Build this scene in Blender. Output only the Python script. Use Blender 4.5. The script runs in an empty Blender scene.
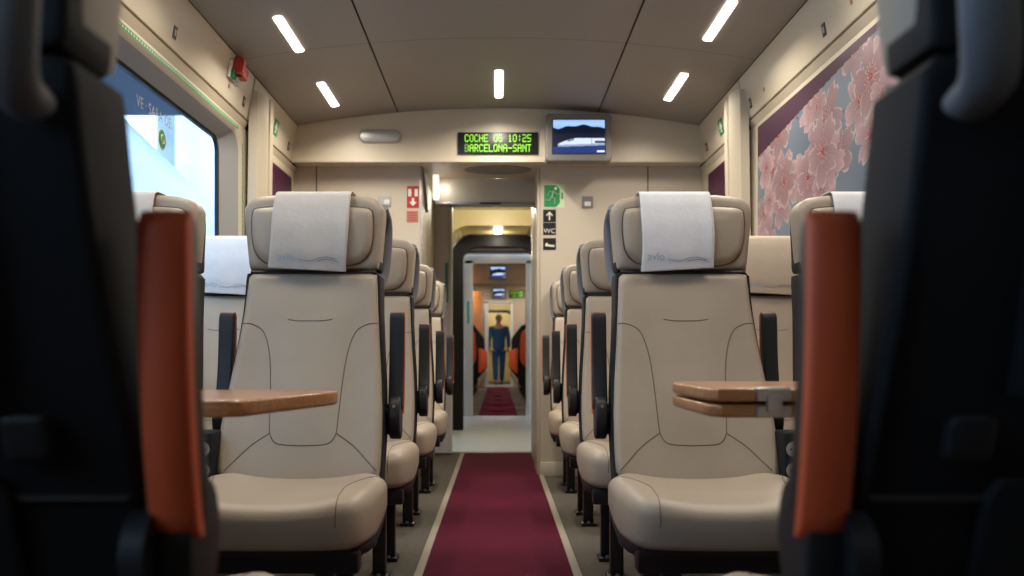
import bpy, bmesh, math, random
import numpy as np
from mathutils import Vector, Matrix
from mathutils.bvhtree import BVHTree
PI = math.pi
C = bpy.context.scene.collection
random.seed(7)

# ------------------------------------------------------------------ materials
def mat(name, col, rough=0.5, metal=0.0, bump=0.0, bscale=200.0, var=0.0, vscale=6.0, coat=0.0, spec=0.5, sheen=0.0):
    m = bpy.data.materials.new(name); m.use_nodes = True
    nt = m.node_tree; b = nt.nodes['Principled BSDF']
    b.inputs['Base Color'].default_value = (*col, 1); b.inputs['Roughness'].default_value = rough
    b.inputs['Metallic'].default_value = metal; b.inputs['Coat Weight'].default_value = coat
    b.inputs['Specular IOR Level'].default_value = spec; b.inputs['Sheen Weight'].default_value = sheen
    tc = nt.nodes.new('ShaderNodeTexCoord')
    if var:
        n = nt.nodes.new('ShaderNodeTexNoise'); n.inputs['Scale'].default_value = vscale; n.inputs['Detail'].default_value = 5
        nt.links.new(tc.outputs['Object'], n.inputs['Vector'])
        r = nt.nodes.new('ShaderNodeValToRGB')
        r.color_ramp.elements[0].position = 0.3; r.color_ramp.elements[1].position = 0.7
        r.color_ramp.elements[0].color = (*[c*(1-var) for c in col], 1)
        r.color_ramp.elements[1].color = (*[min(1, c*(1+var)) for c in col], 1)
        nt.links.new(n.outputs['Fac'], r.inputs['Fac']); nt.links.new(r.outputs['Color'], b.inputs['Base Color'])
    if bump:
        n = nt.nodes.new('ShaderNodeTexNoise'); n.inputs['Scale'].default_value = bscale; n.inputs['Detail'].default_value = 3
        nt.links.new(tc.outputs['Object'], n.inputs['Vector'])
        bp = nt.nodes.new('ShaderNodeBump'); bp.inputs['Strength'].default_value = bump; bp.inputs['Distance'].default_value = 0.002
        nt.links.new(n.outputs['Fac'], bp.inputs['Height']); nt.links.new(bp.outputs['Normal'], b.inputs['Normal'])
    return m
def emis(name, col, s):
    m = bpy.data.materials.new(name); m.use_nodes = True; nt = m.node_tree
    b = nt.nodes['Principled BSDF']; b.inputs['Base Color'].default_value = (*[c*0.8 for c in col], 1)
    b.inputs['Emission Color'].default_value = (*col, 1); b.inputs['Emission Strength'].default_value = s
    return m
def attr_mat(name, emit=0.0, rough=0.6):
    m = bpy.data.materials.new(name); m.use_nodes = True; nt = m.node_tree
    b = nt.nodes['Principled BSDF']; a = nt.nodes.new('ShaderNodeAttribute'); a.attribute_name = 'print'
    b.inputs['Roughness'].default_value = rough; b.inputs['Specular IOR Level'].default_value = .2
    if emit:
        b.inputs['Base Color'].default_value = (0.01, 0.01, 0.01, 1)
        nt.links.new(a.outputs['Color'], b.inputs['Emission Color']); b.inputs['Emission Strength'].default_value = emit
    else: nt.links.new(a.outputs['Color'], b.inputs['Base Color'])
    return m
def wood_mat():
    m = mat('wood', (0.46, 0.2, 0.075), 0.32, coat=0.3); nt = m.node_tree; b = nt.nodes['Principled BSDF']
    tc = nt.nodes.new('ShaderNodeTexCoord'); mp = nt.nodes.new('ShaderNodeMapping'); mp.inputs['Scale'].default_value = (2, 30, 30)
    n = nt.nodes.new('ShaderNodeTexNoise'); n.inputs['Scale'].default_value = 2.5; n.inputs['Detail'].default_value = 8; n.inputs['Distortion'].default_value = 1.2
    r = nt.nodes.new('ShaderNodeValToRGB'); r.color_ramp.elements[0].color = (0.30, 0.105, 0.035, 1); r.color_ramp.elements[1].color = (0.56, 0.25, 0.09, 1)
    r.color_ramp.elements[0].position = 0.25; r.color_ramp.elements[1].position = 0.75
    nt.links.new(tc.outputs['Object'], mp.inputs['Vector']); nt.links.new(mp.outputs['Vector'], n.inputs['Vector'])
    nt.links.new(n.outputs['Fac'], r.inputs['Fac']); nt.links.new(r.outputs['Color'], b.inputs['Base Color'])
    return m
def glass_mat():
    m = bpy.data.materials.new('window_glass'); m.use_nodes = True; nt = m.node_tree; nt.nodes.clear()
    o = nt.nodes.new('ShaderNodeOutputMaterial'); t = nt.nodes.new('ShaderNodeBsdfTransparent'); g = nt.nodes.new('ShaderNodeBsdfGlossy')
    t.inputs['Color'].default_value = (0.80, 0.90, 0.98, 1); g.inputs['Roughness'].default_value = 0.02
    mx = nt.nodes.new('ShaderNodeMixShader'); mx.inputs['Fac'].default_value = 0.06
    nt.links.new(t.outputs[0], mx.inputs[1]); nt.links.new(g.outputs[0], mx.inputs[2]); nt.links.new(mx.outputs[0], o.inputs['Surface'])
    return m
M = dict(
    leather=mat('beige_leather', (0.42, 0.348, 0.268), 0.42, bump=0.25, bscale=260, var=0.07, vscale=5),
    seam=mat('stitching', (0.14, 0.10, 0.07), 0.7),
    piping=mat('dark_piping', (0.02, 0.019, 0.02), 0.5),
    shell=mat('charcoal_shell', (0.013, 0.015, 0.018), 0.65, spec=0.22, bump=0.15, bscale=400),
    arm=mat('charcoal_arm', (0.02, 0.021, 0.023), 0.45, spec=0.35, bump=0.1, bscale=400),
    orange=mat('orange_leather', (0.80, 0.125, 0.036), 0.5, bump=0.25, bscale=300, var=0.05, vscale=12),
    handle=mat('grey_handle', (0.20, 0.205, 0.225), 0.45),
    plum=mat('plum_fabric', (0.022, 0.014, 0.02), 0.8),
    leg=mat('black_steel', (0.018, 0.018, 0.02), 0.35, metal=0.4),
    bolt=mat('bolt_steel', (0.45, 0.45, 0.46), 0.3, metal=1),
    cloth=mat('white_cloth', (0.60, 0.555, 0.51), 0.9, bump=0.5, bscale=90, var=0.03, vscale=30),
    cloth_cool=mat('cool_white_cloth', (0.76, 0.77, 0.80), 0.9, bump=0.5, bscale=90, var=0.03, vscale=30),
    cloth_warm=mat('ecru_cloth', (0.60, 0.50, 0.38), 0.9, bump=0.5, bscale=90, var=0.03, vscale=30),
    print_grey=mat('print_grey', (0.22, 0.23, 0.25), 0.9), print_blue=mat('print_blue', (0.33, 0.52, 0.66), 0.9),
    wall=mat('cream_panel', (0.60, 0.52, 0.395), 0.38, var=0.02, vscale=1.5),
    endwall=mat('beige_partition', (0.54, 0.47, 0.37), 0.45, var=0.02, vscale=1.5),
    ceil=mat('ceiling_panel', (0.29, 0.265, 0.24), 0.5, var=0.03, vscale=1.2),
    seamdark=mat('dark_gap', (0.04, 0.036, 0.032), 0.7),
    floor=mat('grey_carpet', (0.090, 0.077, 0.060), 0.95, bump=0.7, bscale=350, var=0.18, vscale=60),
    runner=mat('burgundy_carpet', (0.088, 0.0045, 0.021), 0.95, bump=0.7, bscale=400, var=0.14, vscale=80, spec=0.15),
    edge=mat('runner_edge', (0.30, 0.265, 0.21), 0.8, bump=0.3, bscale=300),
    metal=mat('brushed_metal', (0.42, 0.42, 0.41), 0.35, metal=0.8),
    silver=mat('satin_silver', (0.50, 0.49, 0.47), 0.35, metal=0.35),
    wood=wood_mat(), glass=glass_mat(),
    black=mat('black_plastic', (0.012, 0.012, 0.014), 0.35),
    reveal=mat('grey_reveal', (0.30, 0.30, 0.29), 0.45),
    white=mat('white_paint', (0.75, 0.76, 0.77), 0.35),
    green=mat('sign_green', (0.02, 0.24, 0.085), 0.4), pale=mat('pale_green', (0.55, 0.68, 0.42), 0.5),
    red=mat('sign_red', (0.42, 0.028, 0.022), 0.4), redfade=mat('faded_red', (0.40, 0.17, 0.13), 0.5),
    signwhite=mat('sign_white', (0.72, 0.70, 0.62), 0.5),
    purple=mat('purple_print', (0.105, 0.018, 0.072), 0.45),
    yellow=mat('vestibule_cream', (0.68, 0.56, 0.27), 0.4),
    rubber=mat('black_rubber', (0.008, 0.009, 0.014), 0.5, spec=0.3),
    vfloor=mat('pale_vestibule_floor', (0.70, 0.78, 0.92), 0.35, var=0.05, vscale=20),
    tv=mat('grey_tv_case', (0.20, 0.19, 0.18), 0.4),
    lamp=emis('lamp_diffuser', (1.0, 0.93, 0.80), 9.0),
    led=emis('led_green', (0.30, 0.85, 0.02), 0.75), leddim=emis('led_green_dim', (0.2, 0.5, 0.04), 0.25),
    teal=mat('teal_print', (0.05, 0.36, 0.38), 0.5),
    concrete=mat('station_concrete', (0.32, 0.34, 0.37), 0.8, var=0.1, vscale=2),
    dark=mat('station_dark', (0.03, 0.045, 0.08), 0.8),
    suit=mat('blue_suit', (0.02, 0.10, 0.32), 0.8), skin=mat('skin', (0.55, 0.33, 0.24), 0.5), hair=mat('grey_hair', (0.32, 0.27, 0.23), 0.8),
    shoe=mat('black_shoe', (0.02, 0.02, 0.02), 0.4),
)

# ------------------------------------------------------------------ helpers
def obj(name, bm, m, parent=None, smooth=True, angle=40):
    me = bpy.data.meshes.new(name)
    bmesh.ops.recalc_face_normals(bm, faces=bm.faces) if bm.faces else None
    bm.to_mesh(me); bm.free()
    for mm in (m if isinstance(m, (list, tuple)) else [m]): me.materials.append(mm)
    if smooth:
        me.polygons.foreach_set('use_smooth', [True]*len(me.polygons))
        try: me.set_sharp_from_angle(angle=math.radians(angle))
        except Exception: pass
    o = bpy.data.objects.new(name, me); C.objects.link(o)
    if parent is not None: o.parent = parent
    return o
def tag(o, label=None, cat=None, group=None, kind=None):
    if label: o['label'] = label
    if cat: o['category'] = cat
    if group: o['group'] = group
    if kind: o['kind'] = kind
    return o
def thing(name, label, cat, loc=(0, 0, 0), rz=0, group=None):
    o = bpy.data.objects.new(name, None); C.objects.link(o); o.location = loc; o.rotation_euler = (0, 0, rz)
    o.empty_display_size = 0.05
    return tag(o, label, cat, group)
def struct(name, bm, m, parent=None, **k):
    o = obj(name, bm, m, parent, **k)
    if parent is None: o['kind'] = 'structure'
    return o
def bx(bm, x0, x1, y0, y1, z0, z1, bev=0.0, mi=0, seg=2):
    mtx = Matrix.Translation(((x0+x1)/2, (y0+y1)/2, (z0+z1)/2)) @ Matrix.Diagonal((abs(x1-x0), abs(y1-y0), abs(z1-z0), 1))
    t = bmesh.new(); bmesh.ops.create_cube(t, size=1, matrix=mtx)
    if bev: bmesh.ops.bevel(t, geom=list(t.edges), offset=bev, segments=seg, affect='EDGES', profile=0.5)
    merge(bm, t, mi); return bm
def merge(bm, t, mi=0, mtx=None):
    vs = [bm.verts.new(mtx @ v.co if mtx else v.co) for v in t.verts]
    t.verts.index_update()
    for f in t.faces:
        try: nf = bm.faces.new([vs[v.index] for v in f.verts]); nf.material_index = mi or f.material_index
        except ValueError: pass
    t.free()
def box(*a, **k): return bx(bmesh.new(), *a, **k)
def cyl(bm, p0, p1, r0, r1=None, n=24, mi=0, cap=True):
    p0, p1 = Vector(p0), Vector(p1); r1 = r0 if r1 is None else r1
    d = (p1-p0).normalized(); u = d.orthogonal().normalized(); w = d.cross(u)
    a = [bm.verts.new(p0+(u*math.cos(t)+w*math.sin(t))*r0) for t in [2*PI*i/n for i in range(n)]]
    b = [bm.verts.new(p1+(u*math.cos(t)+w*math.sin(t))*r1) for t in [2*PI*i/n for i in range(n)]]
    for i in range(n):
        f = bm.faces.new((a[i], a[(i+1) % n], b[(i+1) % n], b[i])); f.material_index = mi
    if cap:
        bm.faces.new(a[::-1]).material_index = mi; bm.faces.new(b).material_index = mi
    return bm
def tube(bm, pts, r, n=6, flat=1.0):
    pts = [Vector(p) for p in pts]; prev = None
    for i, p in enumerate(pts):
        d = (pts[min(i+1, len(pts)-1)]-pts[max(i-1, 0)]).normalized()
        u = d.cross(Vector((0, 0, 1)) if abs(d.z) < 0.95 else Vector((0, 1, 0))).normalized() if prev is None else (prev_u-d*prev_u.dot(d)).normalized()
        w = d.cross(u); prev_u = u
        rr = r[i] if isinstance(r, (list, tuple)) else r
        ring = [bm.verts.new(p+(u*math.cos(2*PI*k/n)+w*math.sin(2*PI*k/n)*flat)*rr) for k in range(n)]
        if prev: 
            for k in range(n): bm.faces.new((prev[k], prev[(k+1) % n], ring[(k+1) % n], ring[k]))
        else: bm.faces.new(ring[::-1])
        prev = ring
    bm.faces.new(prev); return bm
def chaikin(pts, it=3):
    for _ in range(it):
        q = []
        for i in range(len(pts)):
            a, b = pts[i], pts[(i+1) % len(pts)]
            q += [(a[0]*.75+b[0]*.25, a[1]*.75+b[1]*.25), (a[0]*.25+b[0]*.75, a[1]*.25+b[1]*.75)]
        pts = q
    return pts
def resample(pts, n):
    P = [Vector(p) for p in pts]; L = [0]
    for i in range(len(P)): L.append(L[-1]+(P[(i+1) % len(P)]-P[i]).length)
    out = []; j = 0
    for k in range(n):
        s = L[-1]*k/n
        while L[j+1] < s: j += 1
        t = (s-L[j])/(L[j+1]-L[j]+1e-12); out.append(tuple(P[j].lerp(P[(j+1) % len(P)], t)))
    return out
def rrect(x0, x1, y0, y1, r, k=6):
    out = []
    for cx, cy, a0 in ((x1-r, y1-r, 0), (x0+r, y1-r, PI/2), (x0+r, y0+r, PI), (x1-r, y0+r, 1.5*PI)):
        for i in range(k+1):
            a = a0+PI/2*i/k; out.append((cx+r*math.cos(a), cy+r*math.sin(a)))
    return out
def pillow(outline, t0, t1, rf, rb, bulge, fn, n=64, mi=0, bm=None, capr=7):
    """solid over a 2D outline (u,v) from depth t0 (back) to t1 (front) with rounded rims and a bulged front; fn maps (u,v,t) to xyz"""
    bm = bm or bmesh.new(); o = resample(outline, n)
    cu = sum(p[0] for p in o)/n; cv = sum(p[1] for p in o)/n
    hu = (max(p[0] for p in o)-min(p[0] for p in o))/2; hv = (max(p[1] for p in o)-min(p[1] for p in o))/2
    sgn = 1 if t1 > t0 else -1; rings = []
    def ring(ins, t, s=1.0):
        su, sv = max(0.02, 1-ins/hu)*s, max(0.02, 1-ins/hv)*s
        rings.append([bm.verts.new(fn(cu+(u-cu)*su, cv+(v-cv)*sv, t)) for u, v in o])
    for i in range(4):
        a = PI/2*i/3; ring(rb*(1-math.sin(a)), t0+sgn*rb*(1-math.cos(a)))
    for i in range(6):
        a = PI/2*i/5; ring(rf*(1-math.cos(a)), t1-sgn*rf*(1-math.sin(a)))
    for i in range(1, capr):
        s = 1-i/capr; ring(rf, t1+sgn*bulge*(1-s*s), s)
    for a, b in zip(rings, rings[1:]):
        for i in range(n): bm.faces.new((a[i], a[(i+1) % n], b[(i+1) % n], b[i])).material_index = mi
    bm.faces.new(rings[0][::-1]).material_index = mi
    c = bm.verts.new(fn(cu, cv, t1+sgn*bulge)); l = rings[-1]
    for i in range(n): bm.faces.new((l[i], l[(i+1) % n], c)).material_index = mi
    return bm
def poly_prism(bm, pts, fn, t0, t1, mi=0):
    a = [bm.verts.new(fn(u, v, t0)) for u, v in pts]; b = [bm.verts.new(fn(u, v, t1)) for u, v in pts]; n = len(pts)
    for i in range(n): bm.faces.new((a[i], a[(i+1) % n], b[(i+1) % n], b[i])).material_index = mi
    bm.faces.new(a[::-1]).material_index = mi; bm.faces.new(b).material_index = mi
    return bm
def text_bm(s, size, fn, depth=0.0008):
    cu = bpy.data.curves.new('t', 'FONT'); cu.body = s; cu.size = size; cu.align_x = 'CENTER'; cu.align_y = 'CENTER'
    o = bpy.data.objects.new('t', cu); C.objects.link(o); bpy.context.view_layer.update()
    me = bpy.data.meshes.new_from_object(o.evaluated_get(bpy.context.evaluated_depsgraph_get()))
    bpy.data.objects.remove(o); bm = bmesh.new(); bm.from_mesh(me); bpy.data.meshes.remove(me)
    for v in bm.verts: v.co = Vector(fn(v.co.x, v.co.y, depth))
    return bm
def smooth_path(pts, n=24):
    """Catmull-Rom through 2D/3D points"""
    P = [Vector(p) for p in pts]; P = [P[0]*2-P[1]]+P+[P[-1]*2-P[-2]]; out = []
    seg = len(P)-3
    for i in range(seg):
        a, b, c, d = P[i:i+4]; m = max(2, n//seg)
        for k in range(m+(i == seg-1)):
            t = k/m; out.append(0.5*((2*b)+(c-a)*t+(2*a-5*b+4*c-d)*t*t+(3*b-a-3*c+d)*t*t*t))
    return out
def painted(name, rgb, fn, m, parent=None):
    """flat printed picture: rgb array (rows from the top), fn(u 0..1, v 0..1 upward) gives the place of each point"""
    h, w, _ = rgb.shape
    vs = [fn(i/w, 1-j/h) for j in range(h+1) for i in range(w+1)]
    fs = [(j*(w+1)+i, (j+1)*(w+1)+i, (j+1)*(w+1)+i+1, j*(w+1)+i+1) for j in range(h) for i in range(w)]
    me = bpy.data.meshes.new(name); me.from_pydata(vs, [], fs); me.materials.append(m)
    a = me.color_attributes.new('print', 'FLOAT_COLOR', 'CORNER')
    d = np.ones((h*w, 4, 4), dtype=np.float32); d[:, :, :3] = rgb.reshape(-1, 1, 3)
    a.data.foreach_set('color', d.ravel())
    o = bpy.data.objects.new(name, me); C.objects.link(o)
    if parent is not None: o.parent = parent
    return o
def copy_tree(o, parent=None):
    c = o.copy(); C.objects.link(c)
    if parent is not None: c.parent = parent
    for ch in [x for x in bpy.data.objects if x.parent == o]: copy_tree(ch, c)
    return c
def ceil_z(x): return 2.247-0.0704*x*x
# ------------------------------------------------------------------ the coach seat
# local frame: origin on the floor, -y is the way the seat faces, y=0 the headrest's front, aisle side at +x*s
BZ0, BZ1 = 0.40, 0.982
def lean(z):
    t = (z-BZ0)/(BZ1-BZ0)
    return -0.185+0.175*t+0.02*math.sin(PI*min(max(t, 0), 1))
HEAD = chaikin([(-.176, .990), (.176, .990), (.186, .996), (.190, 1.04), (.200, 1.150), (.199, 1.178), (.160, 1.210), (-.160, 1.210), (-.199, 1.178), (-.200, 1.150), (-.190, 1.04), (-.186, .996)], 1)
HEAD = chaikin(HEAD, 1)
def make_seat(s, aisle):
    root = thing('train_seat', 'x', 'seat')
    # the wall side of the lower seat is a little wider
    wd = lambda u, z: u*(1+.075*min(1, max(0, (.90-z)/.35))) if u*s < 0 else u
    # cushion
    out = chaikin([(-.235, -.10), (-.24, -.34), (-.225, -.50), (-.19, -.565), (.19, -.565), (.225, -.50), (.24, -.34), (.235, -.10)], 2)
    def fc(u, v, t):
        u = u*1.05 if u*s < 0 else u
        k = min(1, max(0, (t-.335)/.09)); k = k*k*(3-2*k)
        dish = -.008*math.exp(-(u/.13)**2)*k
        dz = 0.012*math.exp(-((abs(u)-.19)/.06)**2)*k
        drop = -0.010*max(0, (-v-.42)/.14)*k
        return Vector((u, v, t+dish+dz+drop+0.045*max(0, (v+.38)/.28)*(1-k)))
    bm = pillow(out, .305, .425, .040, .022, .006, fc, n=72, capr=9)
    bv = BVHTree.FromBMesh(bm)
    cush = obj('seat_cushion', bm, M['leather'], root)
    for k in (-1, 1):
        sm = bmesh.new()
        path = smooth_path([(k*.222, -.20), (k*.190, -.30), (k*.165, -.42), (k*.162, -.53)], 24)
        pts = []
        for p in path:
            h = bv.ray_cast(Vector((p[0], p[1], 1)), Vector((0, 0, -1)))[0]
            if h: pts.append(h)
        pts = pts[:-7]
        for a in np.linspace(.25, 1.75, 12):
            dv = Vector((0, -math.sin(a), math.cos(a)))
            h = bv.ray_cast(Vector((k*.163, -.47, .375))+dv*.5, -dv)[0]
            if h: pts.append(h)
        tube(sm, pts, .0013)
        obj('seam', sm, M['seam'], cush)
    # cushion pan
    pan = pillow([(u*.97, v*.985-.002) for u, v in out], .262, .318, .012, .03, 0, lambda u, v, t: Vector((u*1.05 if u*s < 0 else u, v+.006, t+0.045*max(0, (v+.38)/.28)+0.02*max(0, (-v-.35)/.2))), n=48, capr=2)
    obj('seat_pan', pan, M['plum'], root)
    # backrest
    bo = chaikin([(-.210, .40), (.210, .40), (.213, .50), (.209, .62), (.190, .84), (.184, .978), (.178, .983), (-.178, .983), (-.184, .978), (-.190, .84), (-.209, .62), (-.213, .50)], 1)
    def fb(u, v, t):
        side = -.016*max(0, (abs(u)-.12)/.1)**1.6*(1 if t > .02 else 0)*(1-abs((v-.62)/.36)**2 if abs(v-.62) < .36 else 0)
        lum = -.008*math.exp(-((v-.60)/.12)**2)*math.exp(-(u/.12)**2) if t > .02 else 0
        return Vector((wd(u, v), lean(v)+.075-t+side+lum, v))
    bm = pillow(bo, 0, .07, .02, .01, .006, fb, n=96, capr=12)
    bv = BVHTree.FromBMesh(bm)
    back = obj('backrest', bm, M['leather'], root)
    def on(path, n=30):
        r = []
        for p in smooth_path([(a, b, 0) for a, b in path], n):
            h = bv.ray_cast(Vector((p[0], -2, p[1])), Vector((0, 1, 0)))[0]
            if h: r.append(h+Vector((0, -.0003, 0)))
        return r
    for k in (-1, 1):
        obj('seam', tube(bmesh.new(), on([(k*.190, .838), (k*.160, .835), (k*.128, .812), (k*.108, .75), (k*.098, .66), (k*.092, .56), (k*.088, .533), (k*.074, .513), (k*.05, .507), (0, .505)], 60), .0013), M['seam'], back)
        obj('seam', tube(bmesh.new(), on([(k*.091, .537), (k*.14, .503), (k*.18, .463), (k*.203, .44)], 20), .0013), M['seam'], back)
    obj('seam', tube(bmesh.new(), on([(-.062, .850), (-.04, .846), (0, .845), (.04, .846), (.062, .850)], 12), .0011), M['seam'], back)
    # shell behind the backrest
    so = chaikin([(-.212, .33), (.212, .33), (.216, .50), (.213, .62), (.195, .84), (.192, .95), (.192, .978), (.187, .986), (.165, .986), (-.165, .986), (-.187, .986), (-.192, .978), (-.192, .95), (-.195, .84), (-.213, .62), (-.216, .50)], 1)
    bm = pillow(so, 0, .105, .004, .010, 0, lambda u, v, t: Vector((wd(u, v), lean(v)+.125-t, v)), n=110, capr=2)
    obj('back_shell', bm, M['shell'], root)
    bm = pillow(chaikin([(-.160, .989), (.160, .989), (.182, .989), (.188, .996), (.188, 1.04), (.193, 1.13), (.190, 1.175), (.160, 1.204), (-.160, 1.204), (-.190, 1.175), (-.193, 1.13), (-.188, 1.04), (-.188, .996), (-.182, .989)], 1), 0, .088, .004, .008, 0, lambda u, v, t: Vector((u, .118-t, v)), n=110, capr=2)
    obj('headrest_shell', bm, M['shell'], root)
    # headrest
    bm = pillow(HEAD, 0, .095, .022, .012, .004, lambda u, v, t: Vector((u, .098-t, v)), n=80)
    head = obj('headrest', bm, M['leather'], root)
    po = chaikin([(-.115, 1.000), (.115, 1.000), (.160, 1.030), (.172, 1.080), (.172, 1.150), (.162, 1.172), (-.162, 1.172), (-.172, 1.150), (-.172, 1.080), (-.160, 1.030)], 2)
    bm = pillow(po, 0, .035, .022, .003, .008, lambda u, v, t: Vector((u, .012-t, v)), n=72)
    pil = obj('headrest_pillow', bm, M['leather'], head)
    bm = tube(bmesh.new(), [(u*1.005, -.0005, 1.085+(v-1.085)*1.005) for u, v in resample(po, 72)]+[(resample(po, 72)[0][0]*1.005, -.0005, 1.085+(resample(po, 72)[0][1]-1.085)*1.005)], .0032)
    obj('piping', bm, M['seam'], pil)
    bm = tube(bmesh.new(), [(x, .008, .9865-.002*math.cos(x/.18*PI/2)) for x in np.linspace(-.178, .178, 16)], .0048)
    obj('gap_piping', bm, M['piping'], back)
    # grab handle on the back, at the aisle edge
    hx = .180*s
    pts = smooth_path([(hx, .11, 1.185), (hx+.006*s, .165, 1.15), (hx+.004*s, .182, 1.08), (hx-.004*s, .178, 1.00), (hx-.016*s, .155, .955), (hx-.02*s, .12, .945)], 30)
    bm = tube(bmesh.new(), pts, .0215, n=14, flat=.7)
    if aisle: obj('grab_handle', bm, M['handle'], root)
    else: bm.free()
    # folded tray table, latch and lower cover on the back
    def slab(name, x0, x1, z0, z1, d0, d1, m, r=.015):
        return obj(name, pillow(rrect(x0, x1, z0, z1, r, 4), d0, d1, .006, .002, 0, lambda u, v, t: Vector((u*s, lean(v)+.122+t, v)), n=48, capr=2), m, root)
    slab('tray_table', -.17, .095, .70, .965, 0, .022, M['shell'])
    slab('tray_latch', .105, .145, .655, .695, 0, .02, M['arm'], .006)
    slab('magazine_pocket', -.16, .10, .45, .64, 0, .014, M['shell'])
    bm = box(-.20, .20, lean(.62)+.123, lean(.62)+.128, .618, .622); obj('cover_gap', bm, M['seamdark'], root, smooth=False)
    # legs
    for yy, nm in ((-.50, 'leg'), (-.22, 'leg')):
        lx = (.130 if aisle else 0.0)*s
        bm = box(lx-.022, lx+.022, yy-.022, yy+.022, .012, .33, bev=.005)
        bx(bm, lx-.032, lx+.032, yy-.045, yy+.045, 0, .014, bev=.003)
        L = obj(nm, bm, M['leg'], root)
        [obj('bolt', cyl(bmesh.new(), (lx, yy+q, .014), (lx, yy+q, .022), .007, n=8), M['bolt'], L) for q in (-.033, .033)]
    lx = (.10 if aisle else 0.0)*s
    bm = box(-.21, .21, -.53, -.47, .25, .30, bev=.006); bx(bm, -.21, .21, -.25, -.19, .25, .34, bev=.006)
    bx(bm, -.20, -.17, -.50, -.20, .26, .30, bev=.004); bx(bm, .17, .20, -.50, -.20, .26, .30, bev=.004)
    obj('seat_frame', bm, M['leg'], root)
    if aisle:
        for a, pm in ((.238*s, 1), (-.252*s, -1)):
            # raised armrest: dark body in front, orange pad at the back
            prof = [(-.012, .84), (-.002, .870), (.026, .872), (.038, .84), (.042, .76), (.052, .66), (.058, .59), (.05, .54), (.015, .51), (-.03, .515), (-.060, .545), (-.068, .585), (-.055, .63), (-.03, .67), (-.018, .75)]
            prof = chaikin(prof, 2)
            w = .0205
            up = [(.014, .84), (.018, .870), (.040, .872), (.040, .85), (.038, .76), (.033, .68), (.022, .63), (.010, .592), (-.010, .592), (-.026, .600), (-.026, .62), (-.008, .67), (.008, .75)]
            bm = pillow(chaikin(up, 2), a-w, a+w, .006, .006, 0, lambda u, v, t: Vector((t, u, v)), n=64, capr=2)
            A = obj('armrest', bm, M['arm'], root)
            lo = chaikin([(.022, .60), (.024, .55), (.012, .515), (-.02, .508), (-.058, .53), (-.070, .575), (-.058, .62), (-.03, .635), (.0, .62)], 2)
            obj('armrest_base', pillow(lo, a-w*.8, a+w*.8, .006, .006, 0, lambda u, v, t: Vector((t, u, v)), n=56, capr=2), M['arm'], A)
            # pad wraps the rear face
            pad = bmesh.new(); N = 26
            rows = []
            for i in range(N+1):
                z = .582+(.872-.582)*i/N
                t = (z-.582)/(.29)
                yr = .0525-.032*max(0, 1-t)**2.6
                yin = yr-.020
                if i == N: yr -= .010
                if i == 0: yr -= .008
                rows.append([pad.verts.new((a+x, y, z)) for x, y in ((-w-.001, yin), (-w-.001, yr-.004), (-w+.004, yr+.001), (0, yr+.0025), (w-.004, yr+.001), (w+.001, yr-.004), (w+.001, yin))])
            for p, q in zip(rows, rows[1:]):
                for k in range(7): pad.faces.new((p[k], p[(k+1) % 7], q[(k+1) % 7], q[k]))
            pad.faces.new(rows[0]); pad.faces.new(rows[-1])
            obj('armrest_pad', pad, M['orange'], A)
            x1 = a-w*pm*s
            bm = cyl(bmesh.new(), (a-.015*pm*s, .012, .565), (a-(.036 if pm > 0 else .030)*pm*s, .012, .565), .044, n=28)
            bmesh.ops.bevel(bm, geom=[e for e in bm.edges if len(e.link_faces) == 2 and e.calc_face_angle() > 1], offset=.006, segments=2, affect='EDGES')
            obj('pivot', bm, M['arm'], A)
            obj('button', cyl(bmesh.new(), (a, -.066, .606), (a, -.052, .606), .0048, n=10), M['bolt'], A)
        # console between the pair with two sockets
        xs = -.252*s
        bm = box(xs-.030, xs+.030, -.215, -.10, .33, .545, bev=.006)
        con = obj('socket_console', bm, M['shell'], root)
        bm = box(xs-.028, xs+.028, -.10, .02, .35, .50, bev=.006); obj('console_bracket', bm, M['shell'], root)
        for z in (.502, .447):
            bm = cyl(bmesh.new(), (xs+.006*s, -.214, z), (xs+.006*s, -.219, z), .0200, n=28)
            S = obj('socket', bm, M['silver'], con)
            bm = bmesh.new(); cyl(bm, (xs+.006*s-.009, -.2185, z), (xs+.006*s-.009, -.220, z), .003, n=10); cyl(bm, (xs+.006*s+.009, -.2185, z), (xs+.006*s+.009, -.220, z), .003, n=10)
            bx(bm, xs+.006*s-.002, xs+.006*s+.002, -.220, -.2185, z+.012, z+.018)
            obj('socket_hole', bm, M['black'], S)
    return root
P_ = .965
D0 = 2.60
side_name = {-1: 'left', 1: 'right'}
ordn = ['first', 'second', 'third', 'fourth']
protos = {}
def seat(kind, x, y, rz, label, group):
    if kind in protos:
        o = copy_tree(protos[kind])
    else:
        o = protos[kind] = make_seat(*kind)
    o.location = (x, y, 0); o.rotation_euler = (0, 0, rz); o['label'] = label; o['category'] = 'seat'; o['group'] = group
    return o
for sd in (-1, 1):
    for r in range(4):
        y = D0+P_*r
        s = -sd
        desc = {0: 'nearest row facing the camera', 1: 'second row facing the camera', 2: 'third row facing the camera', 3: 'last row before the end partition'}[r]
        seat((s, True), sd*.528, y, 0, 'beige leather aisle seat on the %s of the runner, %s' % (side_name[sd], desc), 'beige seats facing the camera')
        seat((s, False), sd*1.06, y, 0, 'beige leather %s seat, %s' % ('seat beside the %s wall' % ('window' if sd < 0 else 'blossom mural'), desc) if False else 'beige leather seat against the %s, %s' % ('window wall' if sd < 0 else 'blossom mural wall', desc), 'beige seats facing the camera')
    # foreground seat turned away from the camera
    seat((sd, True), sd*.528-(0 if sd < 0 else -.002), .835, PI, 'dark shell back of the %s foreground seat with raised orange armrest' % side_name[sd], 'foreground seats facing away')

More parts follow.
